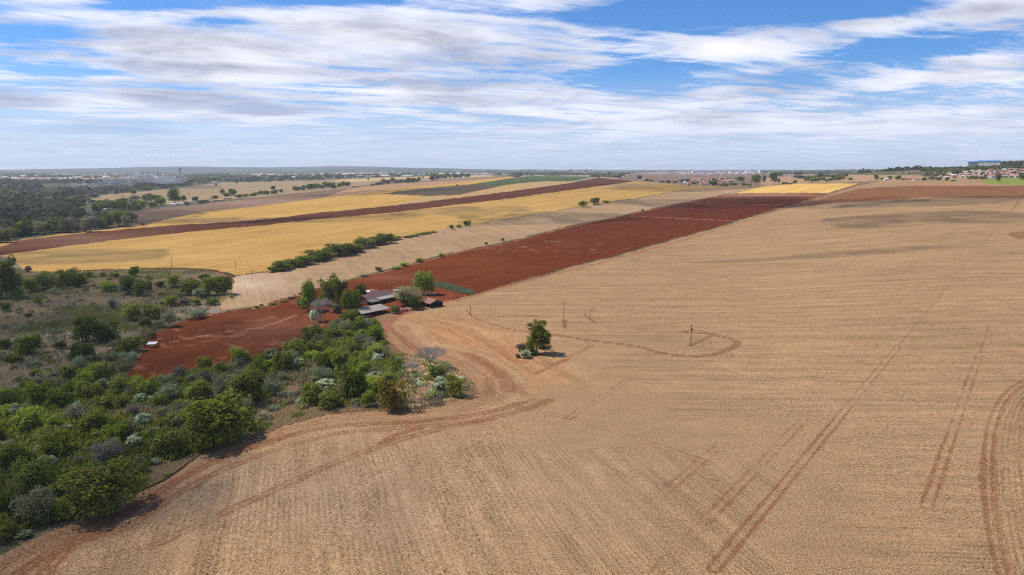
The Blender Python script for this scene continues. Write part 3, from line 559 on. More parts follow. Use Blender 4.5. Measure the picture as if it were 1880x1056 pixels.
def plant(px, py, wpx, hpx, kind, label=None, group=None, dist=None, wm=None, hm=None):
    p = gp(px, py) if dist is None else at(px, dist); depth = p[1] * cP - (p[2] - CH) * sP
    wm = wm or wpx * depth / F; hm = hm or hpx * depth / F
    far = wpx * 1024 / 1880 < 12 and kind != 'bare'
    ps = PROTO['far_' + kind] if far and 'far_' + kind in PROTO else PROTO[kind]; cr, tr = ps[prng.integers(len(ps))]
    shrub = hm < 6.0; name = {'pale': 'blossom_tree', 'bare': 'bare_tree'}.get(kind, 'shrub' if shrub else 'tree')
    if kind == 'pale' and shrub: name = 'blossom_shrub'
    sc_ = (wm / 8, wm / 8 * (.85 + .3 * prng.random()), hm / 7.5); rz = prng.random() * 6.28
    if tr is None: o = link(name, cr); o.name = name
    else:
        o = link(name, None); link('crown', cr, o); link('stem' if shrub else 'trunk', tr, o)
    o.location = (p[0], p[1], p[2] - .08); o.scale = sc_; o.rotation_euler[2] = rz
    REC.append(dict(o=o, px=px, py=py, w=wpx, h=hpx, kind=kind, name=name, label=label, group=group, shrub=shrub, p=p, hm=hm)); return o
def pl(s, group=None, label=None, fw=1.0, fh=1.0):
    for it in s.split(';'):
        it = it.strip()
        if it:
            k, v = it.split(':'); v = list(map(float, v.split(','))); plant(v[0], v[1], v[2] * fw, v[3] * fh, k, label, group)
# --- trees round the farmhouse
F_ = 'trees round the farmhouse'
for a in [('dense', 606, 560, 44, 54, 'tall rounded dark green tree behind the bare grey tree at the farm'), ('dense', 629, 565, 30, 45, 'dark green tree between the tall rounded tree and the farmhouse'),
          ('bright', 567, 572, 36, 50, 'light green tree on the left edge of the farm tree group'), ('bare', 588, 591, 52, 52, 'leafless pale grey tree in front of the farm trees'),
          ('pale', 576, 592, 20, 24, 'small whitish green bush at the foot of the leafless farm tree'), ('dense', 646, 578, 42, 44, 'dense green tree touching the left end of the farmhouse'),
          ('dense', 663, 548, 28, 28, 'rounded green tree behind the left end of the farmhouse roof'), ('mid', 651, 586, 22, 19, 'low green bush at the left end of the rusty shed'),
          ('mid', 726, 576, 19, 17, 'small round green bush at the right end of the rusty shed'), ('olive', 754, 560, 64, 42, 'wide spreading grey-green tree between the farmhouse and the tiled barn'),
          ('bright', 778, 541, 38, 40, 'bright green topped tree behind the wide grey-green tree'), ('dense', 744, 561, 28, 20, 'dark green bush under the left side of the wide grey-green tree'),
          ('dense', 763, 568, 28, 26, 'dark green tree just left of the tiled barn'), ('mauve', 553, 566, 16, 22, 'small thin brownish tree behind the farm trees'), ('olive', 618, 575, 20, 20, 'dull shrub under the farm trees')]:
    plant(a[1], a[2], a[3], a[4], a[0], a[5], F_)
# --- the tree alone in the stubble
def lone_tree():
    rg = np.random.default_rng(4); ps, tips = limbs(rg, 4.2, .62, 3, 2, .38, .75, .9, 7); tv, tq = join(ps); tv[:, :2] *= .8
    hmax = 12.5 / max(q[2] for q in tips); tv[:, 2] *= hmax
    lob = []
    for (x, z, r, yy) in [(-.2, 13.2, 1.1, 0), (1.6, 13.0, 1.3, .5), (-2.2, 12.5, .9, 0), (.8, 11.3, 1.3, .5), (-1.5, 10.5, 1.4, -.5), (2.5, 9.0, 1.4, .5), (3.9, 8.6, 1.2, 0), (.2, 9.0, 1.5, -.6), (-1.2, 8.0, 1.1, .8),
                          (4.0, 7.0, .9, -.4), (1.5, 7.0, 1.5, 0), (-.9, 5.8, 1.4, .5), (-2.5, 4.8, 1.5, 0), (2.4, 5.0, 1.6, .5), (.8, 4.6, 1.4, -1.0), (3.6, 4.3, 1.2, .8), (-3.6, 3.6, 1.2, -.4), (3.2, 2.6, 1.2, 0), (-2.0, 2.4, 1.3, .8), (1.9, 2.2, 1.2, 1.2)]:
        for _ in range(5): lob.append(((x + rg.normal(0, .55), yy + rg.normal(0, 1.1), z + rg.normal(0, .4)), r * (.62 + .32 * rg.random())))
    V, Q, TT = leaves(rg, lob, 13, .19, .5)
    for _ in range(26): lob.append(((rg.normal(.6, 1.7), rg.normal(0, 1.5), rg.uniform(3.0, 11.5)), rg.uniform(.8, 1.35)))
    V, Q, TT = leaves(rg, lob, 9, .20, .5)
    p = gp(986, 650); o = link('lone_tree', None); link('crown', npmesh('crown', V, [Q], [LM['autumn2']], tint=TT), o); link('trunk', npmesh('trunk', tv, [tq], [BARK], smooth=True), o)
    o.location = p; o.scale = (1.2, 1.2, 1.0); setp(o, 'tall ragged green tree standing alone in the stubble field', 'tree')
LM['autumn2'] = leafmat('foliage_lone', (.15, .18, .025), (.33, .34, .06)); lone_tree()
pl('pale:965,657,24,17', None, 'low whitish green bush left of the lone field tree'); pl('mauve:958,650,20,20', None, 'dark greyish bush behind the pale bush at the lone tree'); pl('dense:980,652,18,12', None, 'dark bush at the foot of the lone field tree'); pl('olive:950,657,12,8', None, 'leftmost tiny low bush near the lone field tree')
# --- palm
def palm():
    rg = np.random.default_rng(3); tv, tq = join([tube([0, 0, 0], [.1, 0, 4.5], .22, .16, 8), tube([.1, 0, 4.5], [0, .1, 9.5], .16, .13, 8)])
    V = []; TT = []
    for i in range(26):
        a = i * 2.4; el = 1.15 - 1.1 * (i / 26); L = 3.6 + .5 * rg.random(); p = np.array([0, .1, 9.4]); d = np.array([math.cos(a) * math.cos(el), math.sin(a) * math.cos(el), math.sin(el)])
        side = np.array([-math.sin(a), math.cos(a), 0])
        for s in range(14):
            q = p + d * L / 14; d = d + np.array([0, 0, -.14 - .012 * s]); d /= np.linalg.norm(d); ll = .75 * math.sin(math.pi * (s + 1.5) / 16)
            for sg in (-1, 1):
                e = side * sg * ll + np.array([0, 0, -.55 * ll]) + d * .25; V += [p, q, q + e, p + e * .9]; TT += [rg.random()] * 4
            p = q
    V = np.array(V); p = gp(625, 712); o = link('palm_tree', None); link('fronds', npmesh('fronds', V, [np.arange(len(V)).reshape(-1, 4)], [LM['dense']], tint=TT), o)
    link('trunk', npmesh('trunk', tv, [tq], [BARK], smooth=True), o); o.location = p; o.scale = (1.15, 1.15, 1.2); setp(o, 'drooping palm tree rising out of the middle of the thicket', 'palm tree')
palm()
# --- named plants at the field corner
for a in [('bare', 790, 678, 76, 50, 'wide leafless grey tree at the corner of the stubble field'), ('bare', 757, 684, 44, 22, 'low leafless grey bush left of the wide leafless tree'), ('mid', 802, 696, 36, 24, 'green bush behind the whitish bush at the field corner'),
          ('pale', 809, 718, 32, 33, 'whitish green bush beside the rightmost bush of the thicket'), ('mid', 838, 727, 44, 40, 'rounded green bush at the right tip of the thicket'),
          ('autumn', 723, 752, 62, 62, 'large yellowish green tree at the front edge of the thicket'), ('bright', 676, 748, 28, 30, 'small bright green bush left of the large yellowish tree'),
          ('mid', 575, 742, 46, 38, 'green bush above the dry grass, left of two'), ('mid', 606, 750, 48, 36, 'green bush above the dry grass, right of two'), ('pale', 598, 714, 42, 22, 'whitish bush just left of the palm tree'),
          ('pale', 644, 712, 20, 18, 'small whitish bush just right of the palm tree'), ('pale', 688, 700, 36, 22, 'whitish bush between the palm tree and the brick hut'),
          ('olive', 412, 738, 50, 60, 'thin grey-olive tree left of the broad green tree above the dry grass'), ('mid', 452, 742, 64, 62, 'broad green tree standing above the dry grass slope'), ('pale', 497, 662, 30, 27, 'whitish bush at the edge of the small red field'),
          ('pale', 550, 678, 26, 26, 'whitish bush in the thicket below the small red field'), ('dense', 400, 812, 134, 78, 'very large round green bush bordering the stubble field'), ('mid', 312, 833, 70, 42, 'wide green bush left of the very large round bush'),
          ('bright', 214, 812, 46, 38, 'vivid green bush deep in the left thicket'), ('pale', 246, 824, 34, 30, 'whitish bush behind the utility pole in the thicket'), ('pale', 259, 742, 23, 24, 'small whitish bush by the bottom tip of the red field'),
          ('pale', 283, 797, 28, 16, 'flat whitish bush left of the very large round bush'), ('pale', 30, 766, 26, 32, 'whitish bush near the left edge of the photo'), ('pale', 46, 987, 24, 17, 'small whitish bush in the bottom left corner thicket'),
          ('mid', 190, 938, 140, 80, 'broad dark green bush mass at the front of the left thicket'), ('olive', 75, 955, 100, 70, 'dull olive tree at the bottom left thicket'), ('gold', 376, 678, 32, 22, 'golden green round tree at the lower edge of the red field'),
          ('mauve', 380, 708, 40, 28, 'greyish bare bush below the golden green tree'), ('pale', 354, 702, 26, 18, 'whitish bush left of the golden green tree'), ('pale', 428, 700, 34, 16, 'long whitish bush right of the greyish bare bush'),
          ('sage', 520, 704, 28, 24, 'pale sage bush above the dry grass slope'), ('sage', 388, 612, 1, 1, None)][:-1]:
    plant(a[1], a[2], a[3], a[4], a[0], a[5], 'bushes and trees of the near thicket')
THK = P('-260,1130 -260,760 0,728 60,712 120,694 170,684 200,690 235,704 290,704 360,684 440,668 480,660 560,630 605,604 640,592 690,588 703,610 706,632 722,655 742,672 730,700 700,735 660,742 620,748 560,756 520,722 470,742 440,806 396,818 330,850 275,888 190,930 60,975 0,1003')
DRYX = [P('450,806 460,770 485,742 520,715 556,700 556,735 600,752 545,768 500,790'), P('270,890 268,862 300,850 330,842 372,826 330,856')]
def thicket(n, poly, kinds, wts, size, gap, group, excl=(), hfac=.8, seedpts=True):
    pts = [(r_['p'][0], r_['p'][1], r_['w'] * r_['p'][1] / F * .42) for r_ in REC]
    poly = np.array(poly); wp = np.array([gp(*q) for q in poly]); x0, y0 = wp[:, :2].min(0); x1, y1 = wp[:, :2].max(0); made = 0; tries = 0
    while made < n and tries < n * 60:
        tries += 1; x, y = prng.uniform(x0, x1), prng.uniform(y0, y1); z = float(Z(x, y)); u, v = proj(x, y, z); u, v = float(u), float(v)
        if not inpoly(np.array([u]), np.array([v]), poly)[0] or any(inpoly(np.array([u]), np.array([v]), e)[0] for e in excl): continue
        s = size[0] + (size[1] - size[0]) * prng.random() ** 1.6
        if any((x - a) ** 2 + (y - b) ** 2 < (gap * (c + s * .42)) ** 2 for a, b, c in pts): continue
        dp = y * cP - (z - CH) * sP; k = kinds[prng.choice(len(kinds), p=wts)]; sk = s * (.62 if k == 'pale' else 1)
        plant(u, v, sk * F / dp, sk * hfac * (.8 + .4 * prng.random()) * F / dp, k, None, group); pts.append((x, y, s * .42)); made += 1
def stuff(name, V, Q, mats, tint, label, cat, mi=None):
    o = link(name, npmesh(name, V, [Q], mats, mi=mi, tint=tint)); setp(o, label, cat, kind='stuff'); return o
def stamp(name, pts3, wm_, hm_, kinds, rg, label, cat, quads_=70, size=1.3):
    """one mass of many far trees"""
    N = len(pts3); s = wm_ * (.7 + .6 * rg.random(N)); h_ = hm_ * (.7 + .6 * rg.random(N)); n = quads_; d = rg.normal(size=(N, n, 3)); d /= np.linalg.norm(d, axis=2)[:, :, None]; d[:, :, 2] = np.abs(d[:, :, 2]) * 1.3 - .3
    lum = 1 + .25 * np.sin(d[:, :, 0] * 4 + np.arange(N)[:, None]) * np.sin(d[:, :, 1] * 5 + np.arange(N)[:, None] * 2); p = d * lum[:, :, None] * np.stack([s / 2, s / 2, h_ * .5], 1)[:, None, :]
    p[:, :, 2] += h_[:, None] * .48; p += pts3[:, None, :]; nn = d + rg.normal(0, .6, d.shape); nn /= np.linalg.norm(nn, axis=2)[:, :, None]; a_ = np.cross(nn, rg.normal(size=d.shape)); a_ /= np.linalg.norm(a_, axis=2)[:, :, None]; b_ = np.cross(nn, a_)
    z_ = size * (.6 + .8 * rg.random((N, n, 1))) * (s / 8)[:, None, None]; a_ = a_ * z_; b_ = b_ * z_ * .7; V = np.stack([p - a_, p - b_, p + a_, p + b_], 2).reshape(-1, 3); tt = np.repeat(np.clip(rg.random((N, 1)) * .8 + rg.normal(0, .1, (N, n)), 0, 1).ravel(), 4)
    mi = np.repeat(rg.integers(0, len(kinds), N), n); return stuff(name, V, np.arange(len(V)).reshape(-1, 4), [LM[k_] for k_ in kinds], tt, label, cat, mi)
def scrub_stamp(n, poly, kinds, wts, size, gap, label):
    rg = np.random.default_rng(n); bb = np.array(poly); P3 = []
    while len(P3) < n:
        x, y = rg.uniform(bb[:, 0].min(), bb[:, 0].max()), rg.uniform(bb[:, 1].min(), bb[:, 1].max())
        if inpoly(np.array([x]), np.array([y]), poly)[0]: P3.append(gp(x, y))
    stamp('scrub', np.array(P3) - [0, 0, .3], 3.2, 2.4, kinds, rg, label, 'scrub', 170, .62)
G1 = 'bushes and trees of the near thicket'
thicket(235, THK, ['dense', 'mid', 'bright', 'olive', 'sage', 'pale', 'mauve'], [.12, .29, .15, .15, .11, .12, .06], (3.8, 10.0), .70, G1, DRYX)
scrub_stamp(90, P('540,700 600,690 720,690 742,676 760,690 860,700 866,722 800,744 740,748 640,750 540,758 470,800 455,806 455,780 500,742'), ['mid', 'olive', 'sage', 'mauve', 'pale'], [.35, .25, .2, .15, .05], (1.8, 4.2), .95, 'low scrub dotted over the dry grass slope')
# --- marsh and its bushes
G2 = 'bushes scattered over the marsh'
pl('dense:160,627,50,44;dense:195,629,52,42;dense:55,650,52,32;dense:152,662,44,30;mid:238,647,50,26;sage:203,665,30,22;sage:238,662,42,20;mid:186,692,50,24;sage:313,600,36,34;mid:243,588,38,28;mid:285,584,44,26;mid:315,562,26,18;'
   'sage:358,585,50,18;dense:385,543,34,32;dense:413,541,34,32;mid:348,541,38,30;pale:368,548,28,22;dense:376,517,22,14;dense:295,527,18,12;mid:320,527,34,22;dense:246,509,22,20;dense:236,539,36,30;dense:259,543,32,30;mauve:226,541,24,24;'
   'mid:272,537,20,20;bright:200,535,34,18;dense:212,509,16,10;dense:164,508,14,9;dense:124,523,40,26;dense:146,527,30,22;bright:58,535,30,22;mid:85,529,40,28;dense:12,547,40,76;dense:-14,560,40,50;dense:12,571,18,14;dense:71,558,14,10;'
   'dense:52,583,14,8;dense:66,694,28,18;olive:210,640,30,18;olive:175,600,26,16;mauve:205,566,14,18;mid:268,600,26,16;olive:290,602,26,16;mauve:340,560,20,12;mid:30,530,34,26;dense:0,520,30,30;bright:30,546,30,16;olive:100,540,24,14;sage:330,548,20,14;'
   'mid:360,560,24,12;olive:300,560,20,10;sage:278,571,18,10;dense:281,620,16,10;olive:228,680,28,14;bright:222,700,20,12;mid:140,700,30,18;olive:40,700,30,12;mauve:100,690,30,10;dense:10,640,24,16;mid:25,665,30,12;dense:110,640,26,14;mid:88,520,30,20;'
   'mauve:52,500,14,12;mid:188,508,12,9;mid:272,512,12,7;dense:400,520,18,12;mid:390,560,26,12;olive:372,576,20,10;bright:425,548,8,7', G2)
scrub_stamp(220, P('-80,560 0,500 200,508 420,512 400,560 330,590 280,620 220,700 0,730 -80,740'), ['mid', 'olive', 'mauve', 'sage', 'dense'], [.25, .3, .2, .1, .15], (1.8, 4.6), 1.1, 'low scrub dotted over the marsh')
# --- hedgerow between the golden field and the tan strip
HEDGE = pl('dense:502,499,15,11;dense:519,496,28,19;dense:542,490,26,16;dense:561,486,26,18;dense:582,479,36,22;mid:601,474,22,14;dense:623,469,42,24;dense:646,463,32,19;olive:658,461,18,16;dense:665,456,26,23;mid:678,455,20,18;dense:691,450,22,16;dense:706,447,22,20;mid:723,442,11,8;mid:731,440,11,8;bright:748,436,14,4;mid:760,434,14,4;mid:772,431,14,4;mid:784,429,14,4;mid:796,427,10,4', 'shrubs of the hedgerow below the golden field', None, 1.55, .85)
pl('dense:829,421,9,8', None, 'leftmost of three small dark bushes on the golden field edge'); pl('olive:842,418,11,6', None, 'lowest middle one of three small bushes on the golden field edge'); pl('dense:857,415,16,11', None, 'rightmost and roundest of three bushes on the golden field edge')
pl('dense:1071,380,20,11', None, 'left rounded tree of the pair on the far golden field edge'); pl('dense:1092,376,19,13', None, 'right taller tree of the pair on the far golden field edge'); pl('dense:1112,373,16,5', None, 'low bush right of the pair of trees on the far field edge')
pl('mid:696,499,15,9;bright:728,494,20,5;bright:742,489,18,7;mid:771,481,16,7;sage:668,508,22,5;mid:810,472,14,7;dense:893,449,9,5;mid:923,443,8,6;dense:1180,388,6,4;olive:500,560,14,4;mid:520,554,14,4;olive:535,548,14,4;olive:470,565,12,4;mid:480,562,8,4', 'low bushes along the top edge of the red field')
# --- farmsteads and tree lines on the left, beyond the fields
def line(pts, n, w, h, kinds, group, jit=2.0, wts=None):
    p = dense(P(pts), 12); s = np.r_[0, np.cumsum(np.hypot(*np.diff(p, axis=0).T))]
    for i in range(n):
        t_ = s[-1] * (i + prng.random() * .8) / n; x = np.interp(t_, s, p[:, 0]); y = np.interp(t_, s, p[:, 1]) + prng.normal(0, jit)
        ww = w * (.7 + .6 * prng.random()); plant(x, y, ww, h * (.7 + .6 * prng.random()), kinds[prng.choice(len(kinds), p=wts)], None, group)
G3 = 'trees round the left farmsteads'
pl('dense:320,373,24,24;dense:337,370,13,11;dense:290,377,14,13;dense:395,366,14,7;dense:408,358,12,12;dense:428,359,15,12;mid:416,362,16,9;dense:440,364,16,8;dense:358,370,12,9;mid:370,374,18,7;olive:380,372,12,6;mid:344,377,14,7', G3)
line('170,392 205,386 240,384 280,380 300,376', 18, 17, 14, ['dense', 'mid', 'olive', 'bright'], G3, 3, [.4, .3, .2, .1]); line('180,382 220,375 260,370 300,366', 12, 15, 12, ['dense', 'mid', 'far'], G3, 2)
G4 = 'trees of the line beyond the grey field'
line('444,362 480,359 520,355', 10, 11, 7, ['dense', 'mid'], G4, 1); line('540,350 580,347 620,344 640,341', 18, 12, 8, ['dense', 'dense', 'mid', 'far'], G4, 1); pl('gold:567,344,12,6', None, 'golden yellow flowering tree in the far tree line'); pl('dense:501,350,9,9', G4)
line('690,340 720,337 775,334', 15, 11, 8, ['dense', 'far', 'dense'], G4, .8); line('790,331 830,327 862,324', 14, 10, 7, ['dense', 'autumn', 'far'], G4, .8, [.6, .2, .2]); pl('dense:793,332,12,10;dense:684,342,7,5', G4)
pl('dense:839,341,4,3', None, 'tiny tree on the edge of the upper golden field')
pl('dense:397,342,5,6;dense:435,337,6,4;dense:456,335,5,4;dense:473,334,4,5;dense:247,357,9,9;dense:241,355,6,5;dense:214,357,8,6;dense:222,354,5,5;dense:225,362,4,3;dense:346,357,4,2;dense:676,331,5,4;dense:776,328,5,4;dense:700,334,4,2', 'small trees dotted over the far tan pasture')
# --- front of the valley forest
G5 = 'trees on the near edge of the valley forest'
line('-60,450 0,446 30,436 80,430 150,424 200,419 240,414', 26, 26, 24, ['dense', 'mid', 'olive', 'far', 'mauve'], G5, 2, [.25, .2, .25, .2, .1]); line('-60,435 40,424 120,414 190,405 240,405', 1, 24, 20, ['olive', 'far', 'mauve', 'dense', 'mid'], G5, 3, [.3, .25, .2, .15, .1])
pl('olive:14,441,40,26;bright:135,408,18,10;pale:230,416,16,8;dense:176,418,22,14;dense:190,420,18,14;mid:262,414,8,5', G5)
# --- trees on the right, beyond the crest
G6 = 'trees before the brown rise on the right'
pl('dense:1174,331,12,9;dense:1188,334,9,6;mid:1196,334,10,5;dense:1227,337,11,6;dense:1240,337,9,5;olive:1252,336,14,7;far:1262,336,12,8;mid:1274,339,12,5;olive:1215,336,14,5;dense:1310,341,18,9;mid:1325,342,14,5;dense:1358,334,18,10;mid:1343,341,14,7;olive:1350,341,10,5;bright:1366,341,14,5;dense:1388,339,21,19;far:1403,336,9,15;dense:1419,337,14,20;far:1429,336,8,9;mid:1440,338,14,4;dense:1459,337,10,6;mid:1450,339,12,3;mid:1376,342,12,5;dense:1333,343,14,6', G6)
line('1460,328 1490,327 1530,326 1555,325', 16, 11, 6, ['dense', 'far', 'olive'], 'trees of the long clump on the tan pasture', .8); line('1480,333 1510,332 1550,331', 10, 11, 6, ['mid', 'olive', 'dense'], 'trees of the long clump on the tan pasture', .6)
pl('bright:1491,335,20,11', None, 'round vivid green tree at the front of the long clump on the pasture'); pl('bright:1561,331,11,5', None, 'low light green bush at the right end of the long clump'); pl('dense:1468,321,8,6', None, 'small round dark tree above the long clump')
pl('dense:1609,331,11,10;dense:1620,331,9,5;mid:1634,330,9,7;dense:1648,331,12,9;mid:1658,331,6,4;dense:1656,319,4,4;dense:1669,320,4,4;bright:1696,332,12,6;mid:1711,331,14,7;mid:1722,331,14,6;dense:1739,332,9,6', 'trees at the far end of the stubble field')
pl('dense:1832,335,9,16', None, 'slender dark tree standing on the bright green plot'); pl('dense:1876,331,12,14', None, 'dark tree at the right edge of the photo by the green plot'); pl('mid:1790,329,18,6;mid:1802,329,16,5;mid:1780,329,14,5;bright:1750,333,10,3', 'bushes in front of the village houses')
# ------------------------------------------------------------------ buildings
def box(x0, x1, y0, y1, z0, z1):
    v = np.array([[x, y, z] for z in (z0, z1) for x, y in ((x0, y0), (x1, y0), (x1, y1), (x0, y1))], float)
    return v, np.array([[3, 2, 1, 0], [4, 5, 6, 7], [0, 1, 5, 4], [1, 2, 6, 5], [2, 3, 7, 6], [3, 0, 4, 7]])
def slab(corners, th):                 # a sloping roof sheet with real thickness
    c = np.array(corners, float); v = np.vstack([c - [0, 0, th], c]); return v, np.array([[3, 2, 1, 0], [4, 5, 6, 7], [0, 1, 5, 4], [1, 2, 6, 5], [2, 3, 7, 6], [3, 0, 4, 7]])
def bobj(name, parts, m, parent, label=None):
    v, q = join(parts); o = link(name, npmesh(name, v, [q], [m]), parent)
    if label: o['label'] = label
    return o
def roofmat(name, c1, c2, rib=2.2, patch=.5, axis=0, rough=.6):
    m = bpy.data.materials.new(name); m.use_nodes = True; t = NT(m.node_tree); o = t.n.new('ShaderNodeOutputMaterial'); b = t.n.new('ShaderNodeBsdfPrincipled'); t.l.new(b.outputs[0], o.inputs[0])
    p = t.n.new('ShaderNodeTexCoord').outputs['Object']; x, y, z = t.sep(p); n = t.noise(t.vm('MULTIPLY', p, (1, .35, 1)), 1.1, 5, .65); q = t.sm(n, patch, patch + .1)
    r = t.m('SINE', t.m('MULTIPLY', (x, y)[axis], 6.283 * rib)); cc = t.mix(q, c1, c2); f = t.m('ADD', t.m('MULTIPLY', r, .10), t.m('ADD', .6, t.m('MULTIPLY', t.noise(p, 3.0, 4, .6), .8)))
    t.put(b.inputs[0], t.vm('SCALE', cc, scale=f)); b.inputs['Roughness'].default_value = rough; return m
TILE = roofmat('clay_tile', (.22, .085, .045), (.13, .06, .04), 3.0, .5); DTILE = roofmat('dark_tile', (.10, .055, .042), (.16, .075, .05), 3.0, .5); RUST = roofmat('rusty_sheet', (.20, .182, .17), (.42, .28, .17), 1.2, .50)
ZINC = roofmat('grey_sheet', (.27, .245, .225), (.20, .175, .155), 1.2, .55); WHITE = mat('white_wash', (.70, .67, .62), .7); BRICK = mat('brick_wall', (.20, .085, .055), .9, scale=4); DARKW = mat('dark_timber', (.055, .04, .033), .9); PLAS = mat('plaster', (.46, .38, .30), .8)
GLASSD = mat('dark_glass', (.03, .035, .04), .2, spec=.6); CONC = mat('concrete_post', (.30, .27, .23), .85); WOOD = mat('weathered_wood', (.12, .085, .06), .9)
def place(name, cat, label, px, py, pxb, pyb, group=None):
    """empty whose local +X runs from the ground point of the first pixel to that of the second"""
    a, b = gp(px, py), gp(pxb, pyb); o = link(name, None); m_ = (a + b) / 2; o.location = (m_[0], m_[1], float(Z(m_[0], m_[1])) - .05); o.rotation_euler[2] = math.atan2(b[1] - a[1], b[0] - a[0])
    setp(o, label, cat, group); return o, float(np.linalg.norm((b - a)[:2]))
# farmhouse: long dark tiled roof with a veranda of pale sheets towards the yard
fh, L = place('farmhouse', 'house', 'long low farmhouse with dark tiled roof and pale sheet veranda among trees', 674, 561, 724, 548)
L = min(L, 27.0); a = L / 2
bobj('wall', [box(-a + .6, a - .6, .2, 9.6, 0, 3.3)], BRICK, fh)
bobj('roof', [slab([(-a, -.4, 3.2), (a, -.4, 3.2), (a, 5.0, 5.3), (-a, 5.0, 5.3)], .18), slab([(-a, 5.0, 5.3), (a, 5.0, 5.3), (a, 10.3, 3.2), (-a, 10.3, 3.2)], .18)], DTILE, fh)
bobj('gable', [(np.array([(s, .2, 3.3), (s, 9.6, 3.3), (s, 5.0, 5.1), (s + .2, .2, 3.3), (s + .2, 9.6, 3.3), (s + .2, 5.0, 5.1)], float), np.array([[0, 1, 2, 2], [5, 4, 3, 3], [0, 3, 4, 1], [1, 4, 5, 2], [2, 5, 3, 0]])) for s in (-a + .6, a - .8)], BRICK, fh)
bobj('veranda_roof', [slab([(-a * .45, -5.0, 2.7), (a, -5.0, 2.7), (a, -.42, 3.35), (-a * .45, -.42, 3.35)], .1)], ZINC, fh, 'pale grey sheet veranda roof')
bobj('lean_to_roof', [slab([(-a - 1.5, -5.6, 2.3), (-a * .5, -5.6, 2.3), (-a * .5, -.42, 3.1), (-a - 1.5, -.42, 3.1)], .1)], mat('grey_fibre', (.13, .125, .13), .8), fh, 'darker grey lean-to roof at the left end')
for i in range(6): bobj('post', [box(-a + .3 + i * (2 * a - .6) / 5 - .1, -a + .3 + i * (2 * a - .6) / 5 + .1, -4.7, -4.5, 0, 2.45)], DARKW, fh)
for i in range(4): w_ = bobj('window', [box(-a * .6 + i * 5.0, -a * .6 + i * 5.0 + 1.2, .12, .19, 1.1, 2.2)], PLAS, fh); bobj('pane', [box(-a * .6 + i * 5.0 + .1, -a * .6 + i * 5.0 + 1.1, .07, .115, 1.2, 2.1)], GLASSD, w_)
bobj('door', [box(a * .7, a * .7 + 1, .1, .19, .02, 2.1)], WOOD, fh)
bobj('rear_roof', [slab([(a * .15, 10.31, 3.4), (a, 10.31, 3.4), (a * .9, 13.5, 5.2), (a * .3, 13.5, 5.2)], .15), box(a * .2, a * .95, 10.6, 14.5, 0, 3.2)], TILE, fh)
# rusty shed
sh, L = place('cattle_shed', 'shed', 'long low shed with patchy rusty sheet roof in front of the farmhouse', 664, 586, 717, 573); a = L / 2
bobj('roof', [slab([(-a, -.3, 2.5), (a, -.3, 2.7), (a, 8.8, 4.0), (-a, 8.8, 3.8)], .09)], RUST, sh); bobj('rear_wall', [box(-a + .2, a - .2, 8.3, 8.5, 0, 3.65)], DARKW, sh); bobj('rear_wall', [box(-a + .2, -a * .2, .2, .35, 0, 1.2)], BRICK, sh).name = 'low_wall'
for i in range(7): bobj('post', [box(-a + .3 + i * (2 * a - .6) / 6 - .09, -a + .3 + i * (2 * a - .6) / 6 + .09, .0, .18, 0, 2.38)], WOOD, sh)
bobj('end_wall', [box(-a + .2, -a + .35, .4, 8.2, 0, 2.4)], DARKW, sh)
# tiled open barn
bn, L = place('barn', 'barn', 'small open barn with orange clay tile gable roof beside the dirt road', 783, 565, 803, 559); a = max(L, 7) / 2
bobj('roof', [slab([(-a - .5, -4.6, 2.6), (a + .5, -4.6, 2.6), (a + .5, 0, 4.6), (-a - .5, 0, 4.6)], .15), slab([(-a - .5, 0, 4.6), (a + .5, 0, 4.6), (a + .5, 4.6, 2.6), (-a - .5, 4.6, 2.6)], .15)], TILE, bn)
bobj('gable', [(np.array([(s, -4.2, 2.6), (s, 4.2, 2.6), (s, 0, 4.4), (s + .1, -4.2, 2.6), (s + .1, 4.2, 2.6), (s + .1, 0, 4.4)], float), np.array([[0, 1, 2, 2], [5, 4, 3, 3], [0, 3, 4, 1], [1, 4, 5, 2], [2, 5, 3, 0]])) for s in (-a, a - .1)], DARKW, bn)
bobj('wall', [box(-a, a, 4.0, 4.2, 0, 2.7), box(-a, -a + .15, -4, 3.99, 0, 2.5)], DARKW, bn)
for i in range(3): bobj('post', [box(-a + i * a, -a + i * a + .2, -4.3, -4.1, 0, 2.6)], WOOD, bn)
bn.rotation_euler[2] = R(-53)
# small outbuildings
def hut(name, cat, label, px, py, rot, w_, d_, h_, rm, wm_, tilt=.5, wall_open=False):
    p = gp(px, py); o = link(name, None); o.location = p; o.rotation_euler[2] = R(rot); setp(o, label, cat)
    if wall_open:
        for x in (-w_ / 2, w_ / 2 - .12):
            for y in (-d_ / 2, d_ / 2 - .12): bobj('post', [box(x, x + .12, y, y + .12, 0, h_ - .12)], WOOD, o)
    else:
        bobj('wall', [box(-w_ / 2, w_ / 2, -d_ / 2, d_ / 2, 0, h_)], wm_, o); bobj('door', [box(-.4, .45, -d_ / 2 - .06, -d_ / 2 - .004, .02, 1.9)], WOOD, o)
    bobj('roof', [slab([(-w_ / 2 - .35, -d_ / 2 - .4, h_ + .04), (w_ / 2 + .35, -d_ / 2 - .4, h_ + .04), (w_ / 2 + .35, d_ / 2 + .4, h_ + tilt), (-w_ / 2 - .35, d_ / 2 + .4, h_ + tilt)], .09)], rm, o); return o
LZ = roofmat('light_sheet', (.62, .60, .58), (.5, .47, .44), 1.5, .6)
hut('hut', 'hut', 'small brick hut with pale sheet roof hidden in the thicket', 695, 661, 12, 3.6, 3.0, 2.3, ZINC, BRICK); hut('pump_hut', 'hut', 'small open hut with pale roof at the left tip of the red field', 280, 637, 10, 3.4, 2.8, 1.7, LZ, PLAS, .4, True)
